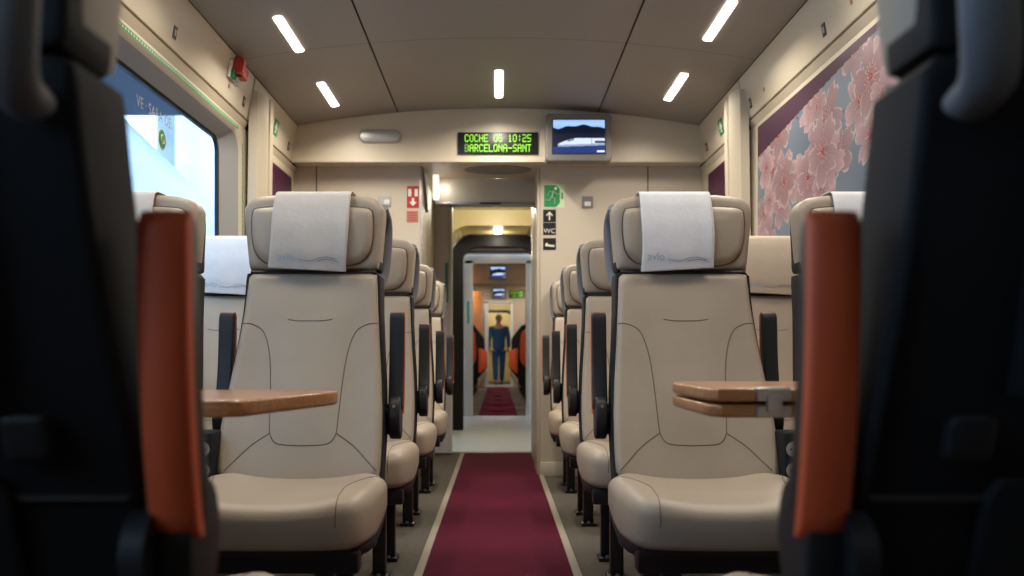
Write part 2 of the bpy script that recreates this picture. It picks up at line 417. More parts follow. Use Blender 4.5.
# ------------------------------------------------------------------ white covers on the headrests
def headcloth(x, y, dx, w, zb, skew, m, label, logo=True):
    root = thing('headrest_cover', label, 'headrest cover', (x+dx, y, 0), 0, 'white covers over the headrests')
    path = [(.128, 1.09), (.128, 1.16), (.118, 1.205), (.09, 1.2165), (.05, 1.2175), (.02, 1.2165), (-.002, 1.208), (-.014, 1.19), (-.024, 1.165), (-.0345, 1.12), (-.0365, 1.08), (-.035, 1.04), (-.030, 1.01), (-.026, zb)]
    pp = smooth_path([(a, b, 0) for a, b in path], 78); n = len(pp); K = 20
    top = []
    for i, p in enumerate(pp):
        row = []
        f = max(0, (1.215-p[1])/(1.215-zb)) if p[0] < .02 else 0
        for k in range(K+1):
            u = k/K-.5
            xx = u*w*(1+.03*f)+skew*f+.003*math.sin(9*p[1]*3+u*5)*f
            zz = p[1]+(.012*u*f*(1 if skew <= 0 else -1)*-1 if f else 0)
            yy = p[0]-.002-.002*math.sin(u*11+p[1]*14)*f
            row.append((xx, yy, zz))
        top.append(row)
    bm = bmesh.new(); V = [[bm.verts.new(c) for c in r] for r in top]
    for i in range(n-1):
        for k in range(K): bm.faces.new((V[i][k], V[i][k+1], V[i+1][k+1], V[i+1][k]))
    bv = BVHTree.FromBMesh(bm)
    o = obj('cloth', bm, m, root); md = o.modifiers.new('thick', 'SOLIDIFY'); md.thickness = .0014; md.offset = 1
    if logo:
        cx = skew*.85
        def on(u, v, t=0):
            h = bv.ray_cast(Vector((cx+u, -1, v)), Vector((0, 1, 0)))[0]
            return (h+Vector((0, -.0018, 0))) if h else Vector((cx+u, -.036, v))
        bm = bmesh.new()
        for pth, r in (([(-.03, zb+.030), (-.008, zb+.026), (.012, zb+.026), (.035, zb+.034), (.058, zb+.035), (.082, zb+.028)], .0008), ([(.026, zb+.024), (.045, zb+.029), (.066, zb+.028), (.086, zb+.021)], .0009)):
            tube(bm, [on(p[0], p[1]) for p in smooth_path([(a, b, 0) for a, b in pth], 24)], r, n=5)
        obj('printed_wave', bm, M['print_grey'], root)
        tb = text_bm('avlo', .030, lambda a, b, d: on(a-.062, b+zb+.036))
        obj('printed_logo', tb, M['print_blue'], root)
    return root
Z = .987
headcloth(-.528, D0, .004, .214, Z+.002, -.012, M['cloth'], 'off-white headrest cover draped crooked over the nearest left aisle seat')
headcloth(.528, D0, -.026, .200, Z+.002, .006, M['cloth_cool'], 'bright white headrest cover on the nearest right aisle seat')
headcloth(-1.06, D0, -.02, .21, Z, .0, M['cloth'], 'headrest cover on the nearest seat beside the big window, partly behind the left orange armrest', False)
headcloth(1.06, D0, .0, .22, Z, .0, M['cloth_cool'], 'headrest cover on the nearest seat below the blossom mural, partly behind the right orange armrest', False)
headcloth(-1.06, D0+P_, .01, .2, Z, .0, M['cloth_cool'], 'white headrest cover seen in the gap between the two nearest left seats')
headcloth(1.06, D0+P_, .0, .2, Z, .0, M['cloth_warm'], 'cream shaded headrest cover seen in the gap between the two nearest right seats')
headcloth(.528, D0+P_, .045, .19, Z, .0, M['cloth'], 'white headrest cover on the second right aisle seat, mostly hidden behind the first', False)

# ------------------------------------------------------------------ tables
def leaf(bm, pts, z0, z1, sd, mi=0):
    out = chaikin(pts, 2)
    pillow([(u*sd, v) for u, v in out], z0, z1, .006, .006, 0, lambda u, v, t: Vector((u, v, t)), n=72, capr=2, bm=bm, mi=mi)
T = thing('folding_table', 'open wooden table between the left foreground seat and the seat facing it', 'table', (-1.2, 1.75, 0), 0, 'wooden tables')
bm = bmesh.new()
leaf(bm, [(1.27, 1.50), (.9, 1.50), (.46, 1.50), (.425, 1.51), (.40, 1.62), (.338, 1.88), (.335, 1.93), (.36, 1.97), (.50, 1.98), (.9, 1.98), (1.27, 1.98)], .644, .673, -1)
t = obj('table_top', bm, M['wood']); t.parent = T; t.location = (1.2, -1.75, 0)
bm = box(-.46, -.41, 1.90, 1.92, .6725, .6735)
t = obj('metal_inlay', bm, M['bolt'], smooth=False); t.parent = T; t.location = (1.2, -1.75, 0)
bm = box(-1.265, -1.15, 1.60, 1.90, .40, .647, bev=.01); bx(bm, -1.20, -1.14, 1.70, 1.80, .0, .42, bev=.01)
t = obj('table_support', bm, M['shell']); t.parent = T; t.location = (1.2, -1.75, 0)
T = thing('folding_table', 'wooden table with its leaf folded over on metal hinges, right of the aisle', 'table', (1.2, 1.75, 0), 0, 'wooden tables')
bm = bmesh.new()
leaf(bm, [(1.27, 1.50), (.9, 1.50), (.37, 1.50), (.352, 1.51), (.350, 1.60), (.352, 1.86), (.37, 1.91), (.42, 1.92), (.9, 1.92), (1.27, 1.92)], .644, .666, 1)
t = obj('table_top', bm, M['wood']); t.parent = T; t.location = (-1.2, -1.75, 0)
bm = bmesh.new()
leaf(bm, [(1.2, 1.50), (.9, 1.50), (.37, 1.50), (.352, 1.51), (.350, 1.60), (.352, 1.86), (.37, 1.91), (.42, 1.92), (.9, 1.92), (1.2, 1.92)], .670, .693, 1)
t = obj('folded_leaf', bm, M['wood']); t.parent = T; t.location = (-1.2, -1.75, 0)
for x in (.452, .95):
    bm = box(x-.028, x+.028, 1.492, 1.504, .646, .664, bev=.002); bx(bm, x-.028, x+.028, 1.492, 1.504, .672, .692, bev=.002)
    bx(bm, x-.013, x+.013, 1.486, 1.498, .654, .682, bev=.003)
    bx(bm, x-.028, x+.028, 1.495, 1.54, .6925, .6938, bev=.0005)
    for dx in (-.023, .023):
        for z in (.657, .684): cyl(bm, (x+dx, 1.490, z), (x+dx, 1.494, z), .003, n=10)
    t = obj('hinge', bm, M['metal']); t.parent = T; t.location = (-1.2, -1.75, 0)
bm = box(1.15, 1.265, 1.60, 1.85, .40, .645, bev=.01); bx(bm, 1.14, 1.20, 1.70, 1.80, .0, .42, bev=.01)
t = obj('table_support', bm, M['shell']); t.parent = T; t.location = (-1.2, -1.75, 0)
# ------------------------------------------------------------------ the room
YN = -2.2            # where the coach shell begins behind the camera
YE = 5.68            # end partition
bm = box(-1.35, 1.35, YN, 6.97, -.04, 0); struct('floor', bm, M['floor'], smooth=False)
bm = box(-.2545, .2545, YN, 6.96, 0, .008, bev=.002); tag(obj('aisle_runner', bm, M['runner']), 'burgundy carpet runner down the aisle floor of the near coach', 'carpet')
bm = box(-.284, -.2545, YN, 6.96, 0, .010, bev=.003); struct('trim_1', bm, M['edge'])
bm = box(.2545, .284, YN, 5.66, 0, .010, bev=.003); struct('trim_2', bm, M['edge'])
bm = box(-.48, .262, 6.96, 7.02, 0, .012, bev=.003); struct('trim_3', bm, M['metal'])
# ceiling: three curved panels with dark gaps, cross joints
def ceil_part(x0, x1, y0, y1, n=10):
    bm = bmesh.new(); xs = np.linspace(x0, x1, n+1)
    for a, b in zip(xs, xs[1:]):
        v = [bm.verts.new(p) for p in ((a, y0, ceil_z(a)), (b, y0, ceil_z(b)), (b, y1, ceil_z(b)), (a, y1, ceil_z(a)))]
        bm.faces.new(v)
    bmesh.ops.remove_doubles(bm, verts=bm.verts, dist=1e-5)
    return bm
cb = bmesh.new()
ys = [YN, .2, 2.3, 4.30, 5.60]
for x0, x1 in ((-1.212, -.610), (-.602, .602), (.610, 1.212)):
    for a, b in zip(ys, ys[1:]): merge(cb, ceil_part(x0, x1, a+.0015, b-.0015))
g = struct('ceiling', cb, M['ceil'], angle=30)
bm = bmesh.new()
for (a, b) in zip(np.linspace(-1.32, 1.32, 16), np.linspace(-1.32, 1.32, 16)[1:]):
    poly_prism(bm, [(a, ceil_z(a)+.018), (b, ceil_z(b)+.018), (b, ceil_z(b)+.06), (a, ceil_z(a)+.06)], lambda u, v, t: Vector((u, t, v)), YN, 7.0)
struct('ceiling', bm, M['seamdark'], smooth=False)
# side walls
WX = 1.27
def side_wall(sd, holes, name):
    bm = bmesh.new()
    cuts = sorted({YN, 7.0} | {h[0] for h in holes} | {h[1] for h in holes})
    for a, b in zip(cuts, cuts[1:]):
        hole = any(h[0] <= a+1e-6 and b <= h[1]+1e-6 for h in holes)
        zz = [(0, .80), (.80, 1.885)]
        for z0, z1 in zz:
            if hole and z0 > .5: continue
            v = [(WX+.10, a, z0), (WX+.10, b, z0), (WX+.10, b, z1), (WX+.10, a, z1)]
            bx(bm, sd*(WX+(.04 if z0 == 0 else 0)), sd*(WX+.10), a, b, z0, z1)
    return struct(name, bm, M['wall'], smooth=False)
holesL = [(-.6, 2.02), (2.12, 4.545), (4.95, 5.66)]
side_wall(-1, holesL[:2], 'wall_left'); side_wall(1, [], 'wall_right')
# cant panels above the windows (hinged covers) with seams
def cant(sd, y0, y1, label=None):
    def P(u, v, t):   # u along y, v 0..1 up the slope, t outward
        x = 1.252-.040*v; z = 1.925+.215*v
        return Vector((sd*(x+t), u, z+t*.18))
    r = .0; bm = bmesh.new()
    pts = [(y0, 0), (y1, 0), (y1, 1), (y0, 1)]
    poly_prism(bm, pts, P, 0, .02)
    bmesh.ops.bevel(bm, geom=list(bm.edges), offset=.003, segments=2, affect='EDGES')
    return bm
def P2(sd, y, v, t): return Vector((sd*(1.252-.040*v-t), y, 1.925+.215*v-t*.18))
breaks = {-1: [YN, .35, 2.45, 4.55], 1: [YN, .35, 2.55, 4.60]}
slots = {-1: [2.6, 3.50, 4.45, 5.40], 1: [2.6, 3.47, 4.48, 5.42]}
n_ = 4
for sd in (-1, 1):
    b = breaks[sd]
    segs = [(b[0], b[1]), (b[1], b[2]), (b[2], b[3]), (b[3]+.012, 5.53)]
    for i, (a, c) in enumerate(segs):
        o = struct('trim_%d' % n_, cant(sd, a+.004, c-.004), M['wall']); n_ += 1
        for sy in slots[sd]:
            if a < sy < c:
                bm = bmesh.new()
                q = [(sy-.018, .18), (sy+.018, .18), (sy+.018, .40), (sy-.018, .40)]
                poly_prism(bm, q, lambda u, v, t: P2(sd, u, v, t), 0, .0018)
                f = obj('latch_slot', bm, M['black'], o, smooth=False)
                bm = bmesh.new(); poly_prism(bm, [(sy-.008, .24), (sy+.008, .24), (sy+.008, .34), (sy-.008, .34)], lambda u, v, t: P2(sd, u, v, t), .0018, .0035)
                obj('latch', bm, M['metal'], f, smooth=False)
        for sy in ((3.13, 4.2) if sd < 0 else (3.2, 4.25)):
            if a < sy < c:
                bm = cyl(bmesh.new(), P2(sd, sy, .3, 0), P2(sd, sy, .3, .0015), .011, n=16); obj('round_mark', bm, M['redfade'], o)
    # dark backing behind the seams
    bm = bmesh.new(); poly_prism(bm, [(1.275, 1.89), (1.232, 2.16), (1.33, 2.16), (1.36, 1.89)], lambda u, v, t: Vector((sd*u, t, v)), YN, 7.0)
    struct('trim_%d' % n_, bm, M['seamdark'], smooth=False); n_ += 1
    # rail between seam and window band
    bm = bmesh.new(); poly_prism(bm, [(1.254, 1.916), (1.2695, 1.884), (1.30, 1.884), (1.28, 1.916)], lambda u, v, t: Vector((sd*u, t, v)), YN, 4.57)
    struct('trim_%d' % n_, bm, M['wall'], smooth=False); n_ += 1
    bm = bmesh.new(); poly_prism(bm, [(1.254, 1.916), (1.2695, 1.884), (1.30, 1.884), (1.28, 1.916)], lambda u, v, t: Vector((sd*u, t, v)), 4.84, 5.67)
    struct('trim_%d' % n_, bm, M['wall'], smooth=False); n_ += 1
    # pillar
    bm = bmesh.new()
    q = [(4.56, 1.275), (4.57, 1.235), (4.61, 1.212), (4.69, 1.208), (4.70, 1.222), (4.715, 1.222), (4.725, 1.208), (4.80, 1.212), (4.84, 1.275)]
    if sd > 0: q = [(y-.03, x) for y, x in q]
    v0 = 0.0; poly_prism(bm, q, lambda u, v, t: Vector((sd*(v-.030*max(0, t-1.85)/.22), u, t)), 0, 2.075)
    o = struct('trim_%d' % n_, bm, M['wall'], angle=30); n_ += 1
    # radiator / skirting along the wall
    bm = box(sd*1.27, sd*1.315, YN, YE-.01, 0, .16, bev=.01); struct('baseboard_' + side_name[sd], bm, M['reveal'])
    bm = box(sd*1.262, sd*1.31, YN, 5.67, .785, .81, bev=.008); struct('trim_%d' % n_, bm, M['wall']); n_ += 1

# left windows: rounded reveal, gasket, glass, dotted exit stripe
def window(k, y0, y1, z0, z1, yf0, yf1):
    """y0..y1,z0..z1 wall hole; yf: rounded opening of the reveal"""
    bm = bmesh.new()
    def ring(a0, a1, b0, b1, r, x): return [bm.verts.new((x, u, v)) for u, v in rrect(a0, a1, b0, b1, r, 8)]
    R = [ring(y0, y1, z0, z1, .001, -WX), ring(yf0-.02, yf1+.02, .90, 1.852, .10, -WX+.0005), ring(yf0, yf1, .92, 1.835, .09, -WX-.012), ring(yf0+.10, yf1-.13, .98, 1.792, .07, -WX-.075)]
    for a, b in zip(R, R[1:]):
        n = len(a)
        for i in range(n): bm.faces.new((a[i], a[(i+1) % n], b[(i+1) % n], b[i]))
    for f in bm.faces:
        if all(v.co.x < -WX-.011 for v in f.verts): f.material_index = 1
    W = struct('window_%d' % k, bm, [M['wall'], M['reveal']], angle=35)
    bm = bmesh.new()
    a = rrect(yf0+.09, yf1-.12, .97, 1.80, .075, 8); b = rrect(yf0+.112, yf1-.142, .992, 1.78, .06, 8); n = len(a)
    for x0, x1 in ((-WX-.07, -WX-.085),):
        A = [bm.verts.new((x0, u, v)) for u, v in a]; B = [bm.verts.new((x0, u, v)) for u, v in b]
        A2 = [bm.verts.new((x1, u, v)) for u, v in a]; B2 = [bm.verts.new((x1, u, v)) for u, v in b]
        for i in range(n):
            j = (i+1) % n
            for q in ((A[i], A[j], B[j], B[i]), (B[i], B[j], B2[j], B2[i]), (A2[i], A2[j], A[j], A[i]), (B2[i], B2[j], A2[j], A2[i])): bm.faces.new(q)
    obj('gasket', bm, M['rubber'], W, smooth=False)
    bm = bmesh.new(); poly_prism(bm, rrect(yf0+.10, yf1-.13, .98, 1.79, .06, 8), lambda u, v, t: Vector((t, u, v)), -WX-.083, -WX-.079)
    obj('pane', bm, M['glass'], W, smooth=False)
    # dotted stripe
    bm = bmesh.new(); bd = bmesh.new()
    z = 1.862; y = yf0
    poly_prism(bm, [(yf0, z-.009), (yf1-.04, z-.009), (yf1-.04, z+.009), (yf0, z+.009)], lambda u, v, t: Vector((-t, u, v)), WX+.0, WX-.0012)
    poly_prism(bm, [(yf1+.024, 1.2), (yf1+.038, 1.2), (yf1+.038, 1.80), (yf1+.024, 1.80)], lambda u, v, t: Vector((-t, u, v)), WX+.0, WX-.0012)
    st = obj('exit_stripe', bm, M['green'], W, smooth=False)
    while y < yf1-.06:
        cyl(bd, (-WX+.0012, y+.012, z), (-WX+.0018, y+.012, z), .0055, n=6); y += .024
    zz = 1.21
    while zz < 1.79:
        cyl(bd, (-WX+.0012, yf1+.031, zz), (-WX+.0018, yf1+.031, zz), .0045, n=6); zz += .024
    obj('stripe_dot', bd, M['pale'], st, smooth=False)
    return W
W1 = window(1, 2.12, 4.545, .80, 1.885, 2.16, 4.50)
window(2, -.6, 2.02, .80, 1.885, -.56, 1.98)
# marks on the glass of window 1
GX = -WX-.0785
def onglass(a, b, d): return (GX+d, a, b)
tb = text_bm('VE · SARA DE', .062, lambda a, b, d: (GX+.001, 3.58+a*1.0, 1.700+b))
obj('window_lettering', tb, M['concrete'], W1, smooth=False)
bm = cyl(bmesh.new(), (GX, 3.66, 1.615), (GX+.0012, 3.66, 1.615), .043, n=28); S = tag(obj('round_sticker', bm, M['pale']), 'round green safety sticker on the big window glass', 'sticker')
bm = cyl(bmesh.new(), (GX+.0012, 3.66, 1.615), (GX+.0020, 3.66, 1.615), .037, n=28); obj('sticker_disc', bm, M['green'], S)
bm = tube(bmesh.new(), [(GX+.0025, 3.66+.018*math.cos(a), 1.615+.018*math.sin(a)) for a in np.linspace(0, 2*PI, 17)], .0028); tube(bm, [(GX+.0025, 3.652, 1.632), (GX+.0025, 3.668, 1.598)], .003); obj('sticker_symbol', bm, M['pale'], S)

# ------------------------------------------------------------------ printed murals (flat films on the wall)
def blossom(w, h, sc, seed, band):
    """w,h pixels; sc metres per pixel; picture of cherry blossom under a purple wedge"""
    rng = np.random.RandomState(seed)
    yy, xx = np.mgrid[0:h, 0:w].astype(float); X = xx*sc; Y = yy*sc
    base = np.array([.15, .185, .235]); img = np.ones((h, w, 3))*base
    n1 = np.sin(X*9+2*np.sin(Y*5))+np.sin(Y*13+X*4); img += (n1*.02)[..., None]
    # branches
    for _ in range(int(7*w*sc)+2):
        x0, y0 = rng.rand()*w*sc, rng.rand()*h*sc; a = rng.uniform(.5, 1.3)*rng.choice([-1, 1]); L = rng.uniform(.25, .6)
        dx, dy = math.cos(a), math.sin(a); t = np.clip((X-x0)*dx+(Y-y0)*dy, 0, L)
        d = np.hypot(X-x0-t*dx-.01*np.sin(t*22), Y-y0-t*dy); k = np.clip(1-(d/.008)**2, 0, 1); img = img*(1-k[..., None])+np.array([.10, .045, .045])*k[..., None]
    cnt = int(w*h*sc*sc/.020)
    fl = [(rng.rand()*w*sc, rng.rand()*h*sc, rng.uniform(.10, .185), rng.rand()*6, rng.rand()) for _ in range(cnt)]
    fl = [f for f in fl if math.sin(f[0]*5.1+1.0)+math.sin(f[1]*7+f[0]*3) > -1.0]
    for cx, cy, R, ph, tone in fl:
        dx, dy = X-cx, (Y-cy)/rng.uniform(.65, 1.0); r = np.hypot(dx, dy); th = np.arctan2(dy, dx)+ph
        m5 = np.abs(np.cos(2.5*th)); edge = R*(.30+.70*m5**.5-.10*np.clip((m5-.97)/.03, 0, 1)-.02*np.sin(17*th))
        ins = r < edge
        q = np.clip(r/np.maximum(edge, 1e-4), 0, 1)[..., None]
        inner = np.array([.22, .085, .11])*(1-tone*.3)+.03; outer = np.array([.41, .275, .29])*(.7+.5*tone)
        col = inner*(1-q**.8)+outer*q**.8
        col = col*(1-.18*(1-m5[..., None]))+.035*np.sin(th*40)[..., None]*q*(1-q)*2
        rim = (q > .91) & (np.sin(th*9+ph) > -.3)[..., None]; col = np.where(rim, np.array([.46, .36, .36]), col)
        core = r < R*.10; col = np.where(core[..., None], np.array([.28, .035, .05]), col)
        sta = (np.abs(np.sin(th*7)) > .97) & (r < R*.36); col = np.where(sta[..., None], np.array([.55, .28, .22]), col)
        img = np.where(ins[..., None], col, img)
    by = band(xx/w)
    pm = (1-yy/h) > by
    img = np.where(pm[..., None], np.array([.052, .008, .034]), img)
    return np.clip(img, 0, 1)
PR = attr_mat('printed_film', rough=.4)
y0, y1, z0, z1 = 1.9, 4.45, .86, 1.862
sc = .0055; w, h = int((y1-y0)/sc), int((z1-z0)/sc)
def bandR(u):
    y = y0+(y1-y0)*u
    zb = np.where(y > 3.0, 1.842-.128*np.clip((y-3.0)/1.45, 0, 1)**1.15, 1.842)
    return (zb-z0)/(z1-z0)
img = blossom(w, h, sc, 5, bandR)
# u runs along +y
o = painted('blossom_mural', img, lambda u, v: (WX-.0015, y0+(y1-y0)*u, z0+(z1-z0)*v), PR)
md = o.modifiers.new('t', 'SOLIDIFY'); md.thickness = .001
tag(o, 'large pink cherry blossom print with purple wedge on the right wall', 'mural')
for sd in (-1, 1):
    a0, a1, c0, c1 = 4.94, 5.60, 1.05, 1.84
    if sd > 0: a0, a1 = 4.86, 5.50
    w2, h2 = int((a1-a0)/.006), int((c1-c0)/.006)
    im = blossom(w2, h2, .006, 11+sd, lambda u: 1-(.135-.0*u+.07*(1-u) if sd < 0 else .30*u**.6*0+.215)/(c1-c0)+0*u)
    cutc = .03
    def fn(u, v, sd=sd, a0=a0, a1=a1, c0=c0, c1=c1): return (sd*(WX-.0015), a0+(a1-a0)*u, c0+(c1-c0)*v)
    o = painted('window_print', im, fn, PR); md = o.modifiers.new('t', 'SOLIDIFY'); md.thickness = .001
    tag(o, 'small purple and blossom print on the %s wall next to the end partition' % side_name[sd], 'mural')

# ------------------------------------------------------------------ bulkhead and end partition
def curve_face(x0, x1, zb, y0, y1, n=24, top=.02):
    pts = [(x0, zb), (x1, zb)]+[(x, ceil_z(x)+top) for x in np.linspace(x1, x0, n)]
    return poly_prism(bmesh.new(), pts, lambda u, v, t: Vector((u, t, v)), y0, y1)
bm = bmesh.new()
pts = [(-1.252, 1.926), (1.252, 1.926)]+[(x, ceil_z(x)-.001) for x in np.linspace(1.214, -1.214, 24)]
poly_prism(bm, pts, lambda u, v, t: Vector((u, t, v)), 5.52, 6.06)
BH = struct('wall_bulkhead', bm, M['wall'], smooth=False)
bm = box(-1.25, 1.25, 5.516, 5.53, 1.918, 1.930, bev=.003); obj('bulkhead_lip', bm, M['endwall'], BH)
bm = box(-1.36, -.48, YE, YE+.06, 0, 1.926); bx(bm, -.54, -.48, YE+.06, 6.97, 0, 1.926)
WL = struct('wall_partition_left', bm, M['endwall'], smooth=False)
bm = box(-1.133, -1.127, YE-.003, YE+.001, 0, 1.926); obj('panel_gap', bm, M['seamdark'], WL, smooth=False)
bm = box(-.486, -.474, YE-.004, YE+.02, 0, 1.926, bev=.002); obj('corner_trim', bm, M['metal'], WL)
bm = box(.265, 1.36, YE, YE+.06, 0, 1.926); bx(bm, .265, .33, YE+.06, 6.97, 0, 1.926)
WR = struct('wall_partition_right', bm, M['endwall'], smooth=False)
bm = box(.93, .936, YE-.003, YE+.001, 0, 1.926); obj('panel_gap', bm, M['seamdark'], WR, smooth=False)
bm = box(.262, 1.25, YE-.012, YE, 0, .085, bev=.003); struct('baseboard_partition', bm, M['endwall'])
bm = box(.245, .265, YE+.02, 6.10, .0, 1.926, bev=.004); bx(bm, .252, .265, 6.12, 6.95, 0, 1.926, bev=.003); struct('trim_30', bm, M['endwall'])
# header over the doorway
bm = box(-.42, .262, 6.06, 6.16, 1.765, 1.926, bev=.004); H = struct('wall_door_header', bm, M['wall'])
bm = box(-.42, .262, 6.055, 6.17, 1.752, 1.768, bev=.003); obj('header_rail', bm, M['metal'], H)
bm = box(-.12, .02, 6.05, 6.06, 1.753, 1.765); obj('door_sensor', bm, M['black'], H)
# underside speaker grille and frosted oval
bm = bmesh.new(); poly_prism(bm, [(.21*math.cos(a), 5.77+.13*math.sin(a)) for a in np.linspace(0, 2*PI, 48)[:-1]], lambda u, v, t: Vector((u, v, t)), 1.920, 1.9265)
tag(obj('speaker_grille', bm, M['tv'], smooth=False), 'oval grey speaker grille under the bulkhead above the doorway', 'speaker')
# recess side guide and light bar
bm = bmesh.new(); poly_prism(bm, [(5.70, 1.92), (6.06, 1.92), (6.06, 1.70), (6.0, 1.72)], lambda u, v, t: Vector((t, u, v)), -.478, -.462); struct('trim_31', bm, M['reveal'], smooth=False)
e = thing('light_bar', 'short glowing light bar left of the doorway header', 'lamp', (-.405, 5.93, 1.765))
obj('diffuser', box(-.02, .02, 0, .05, 0, .162, bev=.006), emis('soft_diffuser', (1, .95, .88), 1.0), e)
ld = bpy.data.lights.new('light_bar_light', 'AREA'); ld.shape = 'RECTANGLE'; ld.size = .03; ld.size_y = .14; ld.energy = .32; ld.color = (1, .95, .88)
lo = bpy.data.objects.new('light_bar_light', ld); C.objects.link(lo); lo.parent = e; lo.location = (.022, .03, .078); lo.rotation_euler = Vector((.25, .7, -.75)).to_track_quat('-Z', 'Y').to_euler()
# sliding door leaf, slid open to the left
D = struct('door_1', box(-.478, -.36, 6.90, 6.94, .012, 1.95, bev=.003), M['white'])
bm = box(-.372, -.345, 6.89, 6.95, .012, 1.95, bev=.004); obj('door_edge', bm, M['white'], D)
bm = box(-.40, -.378, 6.892, 6.90, 1.15, 1.45); obj('door_mark', bm, M['teal'], D, smooth=False)
# LED sign
FONT = {'C': '01110 10001 10000 10000 10000 10001 01110', 'O': '01110 10001 10001 10001 10001 10001 01110', 'H': '10001 10001 10001 11111 10001 10001 10001', 'E': '11111 10000 10000 11110 10000 10000 11111',
'0': '01110 10001 10001 10001 10001 10001 01110', '6': '01110 10000 10000 11110 10001 10001 01110', '1': '00100 01100 00100 00100 00100 00100 01110', ':': '00000 00100 00100 00000 00100 00100 00000', '2': '11110 00001 00001 01110 10000 10000 11111', '5': '11111 10000 10000 11110 00001 00001 11110',
'B': '11110 10001 10001 11110 10001 10001 11110', 'A': '01110 10001 10001 11111 10001 10001 10001', 'R': '11110 10001 10001 11110 10100 10010 10001', 'L': '10000 10000 10000 10000 10000 10000 11111', 'N': '10001 11001 10101 10101 10011 10001 10001', '-': '00000 00000 00000 11111 00000 00000 00000', 'S': '01111 10000 10000 01110 00001 00001 11110', 'T': '11111 00100 00100 00100 00100 00100 00100', ' ': '00000 '*7}
def led_sign(x0, x1, z0, z1, y, lines, label):
    root = thing('led_sign', label, 'sign', ((x0+x1)/2, y, z0))
    ox, oz = (x0+x1)/2, z0
    bm = box(x0-ox, x1-ox, -.012, .0, 0, z1-oz, bev=.002); obj('sign_case', bm, M['black'], root)
    cols = max(len(l) for l in lines)*6-1; px = (x1-x0)*.83/cols; rows = len(lines)*7+(len(lines)-1)*2; pz = (z1-z0)*.80/rows
    for li, l in enumerate(lines):
        for dim in (0, 1):
            bm = bmesh.new(); any_ = False
            for ci, ch in enumerate(l):
                rws = FONT[ch].split()
                for r, row in enumerate(rws):
                    for c, bit in enumerate(row):
                        isdim = (li == 1 and ci == 0 and c < 4)
                        if bit == '1' and isdim == bool(dim):
                            xx = -(cols*px)/2+(ci*6+c+.5)*px; zz = (z1-z0)*.90-(li*9+r+.5)*pz
                            bx(bm, xx-px*.46, xx+px*.46, -.0135, -.012, zz-pz*.42, zz+pz*.42); any_ = True
            if any_: obj('lit_text', bm, M['leddim' if dim else 'led'], root, smooth=False)
            else: bm.free()
    return root
led_sign(-.242, .242, 1.966, 2.098, 5.52, ['COCHE 06 10:25', 'BARCELONA-SANT'], 'black display with green lettering COCHE 06 10:25 above the doorway')
# TV
def tv_picture(w=100, h=74):
    yy, xx = np.mgrid[0:h, 0:w].astype(float); u = xx/w; v = yy/h
    img = np.zeros((h, w, 3)); sky = np.array([.16, .38, .95]); img[:] = sky
    img += ((1-np.abs(v-.1)*4).clip(0, 1)*.25)[..., None]
    hill = v > .20+.05*np.sin(u*7+.5)+.02*np.sin(u*19)-.04*np.exp(-((u-.3)/.15)**2); img[hill] = [.003, .005, .015]
    mid = v > .40; img[mid] = [.006, .01, .035]
    water = (v > .80-.10*u); img[water] = [.015, .04, .2]
    img[(v > .86) & (np.abs(np.sin(u*20+v*30)) < .25)] = [.01, .015, .05]
    # white train, nose to the left
    top = np.where(u < .42, .74-.20*np.clip((u-.08)/.34, 0, 1)**.6, .54); bot = .80-.05*u
    tr = (u > .08) & (v > top) & (v < bot); img[tr] = [.72, .80, .95]
    img[tr & (v > bot-.06)] = [.30, .38, .6]
    img[tr & (u > .80) & (v > .61) & (v < .68)] = [.02, .03, .08]
    img[(u > .27) & (u < .40) & (v > top+.01) & (v < top+.045)] = [.02, .05, .15]
    img[tr & (np.abs(u-.74) < .008)] = [.15, .2, .35]
    img[(u > .84) & (v > .90) & (v < .95)] = [.9, .92, .95]
    return np.clip(img, 0, 1)
TVM = attr_mat('tv_picture', emit=1.1)
def tv(x0, x1, z0, z1, y, label, deep=.10, small=False):
    root = thing('television', label, 'television', ((x0+x1)/2, y, z0)); W_, H_ = (x1-x0), (z1-z0)
    bm = pillow(rrect(-W_/2, W_/2, 0, H_, .018, 5), 0, deep, .008, .002, 0, lambda u, v, t: Vector((u, -t, v)), n=72, capr=2); obj('case', bm, M['tv'], root)
    bm = box(-W_/2*.82, W_/2*.82, -deep-.002, -deep+.004, H_*.14, H_*.88, bev=.001); obj('screen_bezel', bm, M['black'], root)
    painted('screen', tv_picture() if not small else tv_picture(40, 30), lambda u, v: (-W_*.39+W_*.78*u, -deep-.003, H_*.155+H_*.705*v), TVM, root)
    return root
tv(.285, .677, 1.905, 2.188, 5.52, 'grey wall television showing a white train, right of the green display', .10)
# oval lamp cover on the bulkhead
bm = pillow(rrect(-.128, .128, -.040, .040, .0395, 8), 0, .022, .015, .002, .004, lambda u, v, t: Vector((u, -t, v)), n=64)
t = obj('oval_cover', bm, M['silver']); t.location = (-.715, 5.52, 2.075); tag(t, 'oval satin cover on the bulkhead left of the display', 'cover')
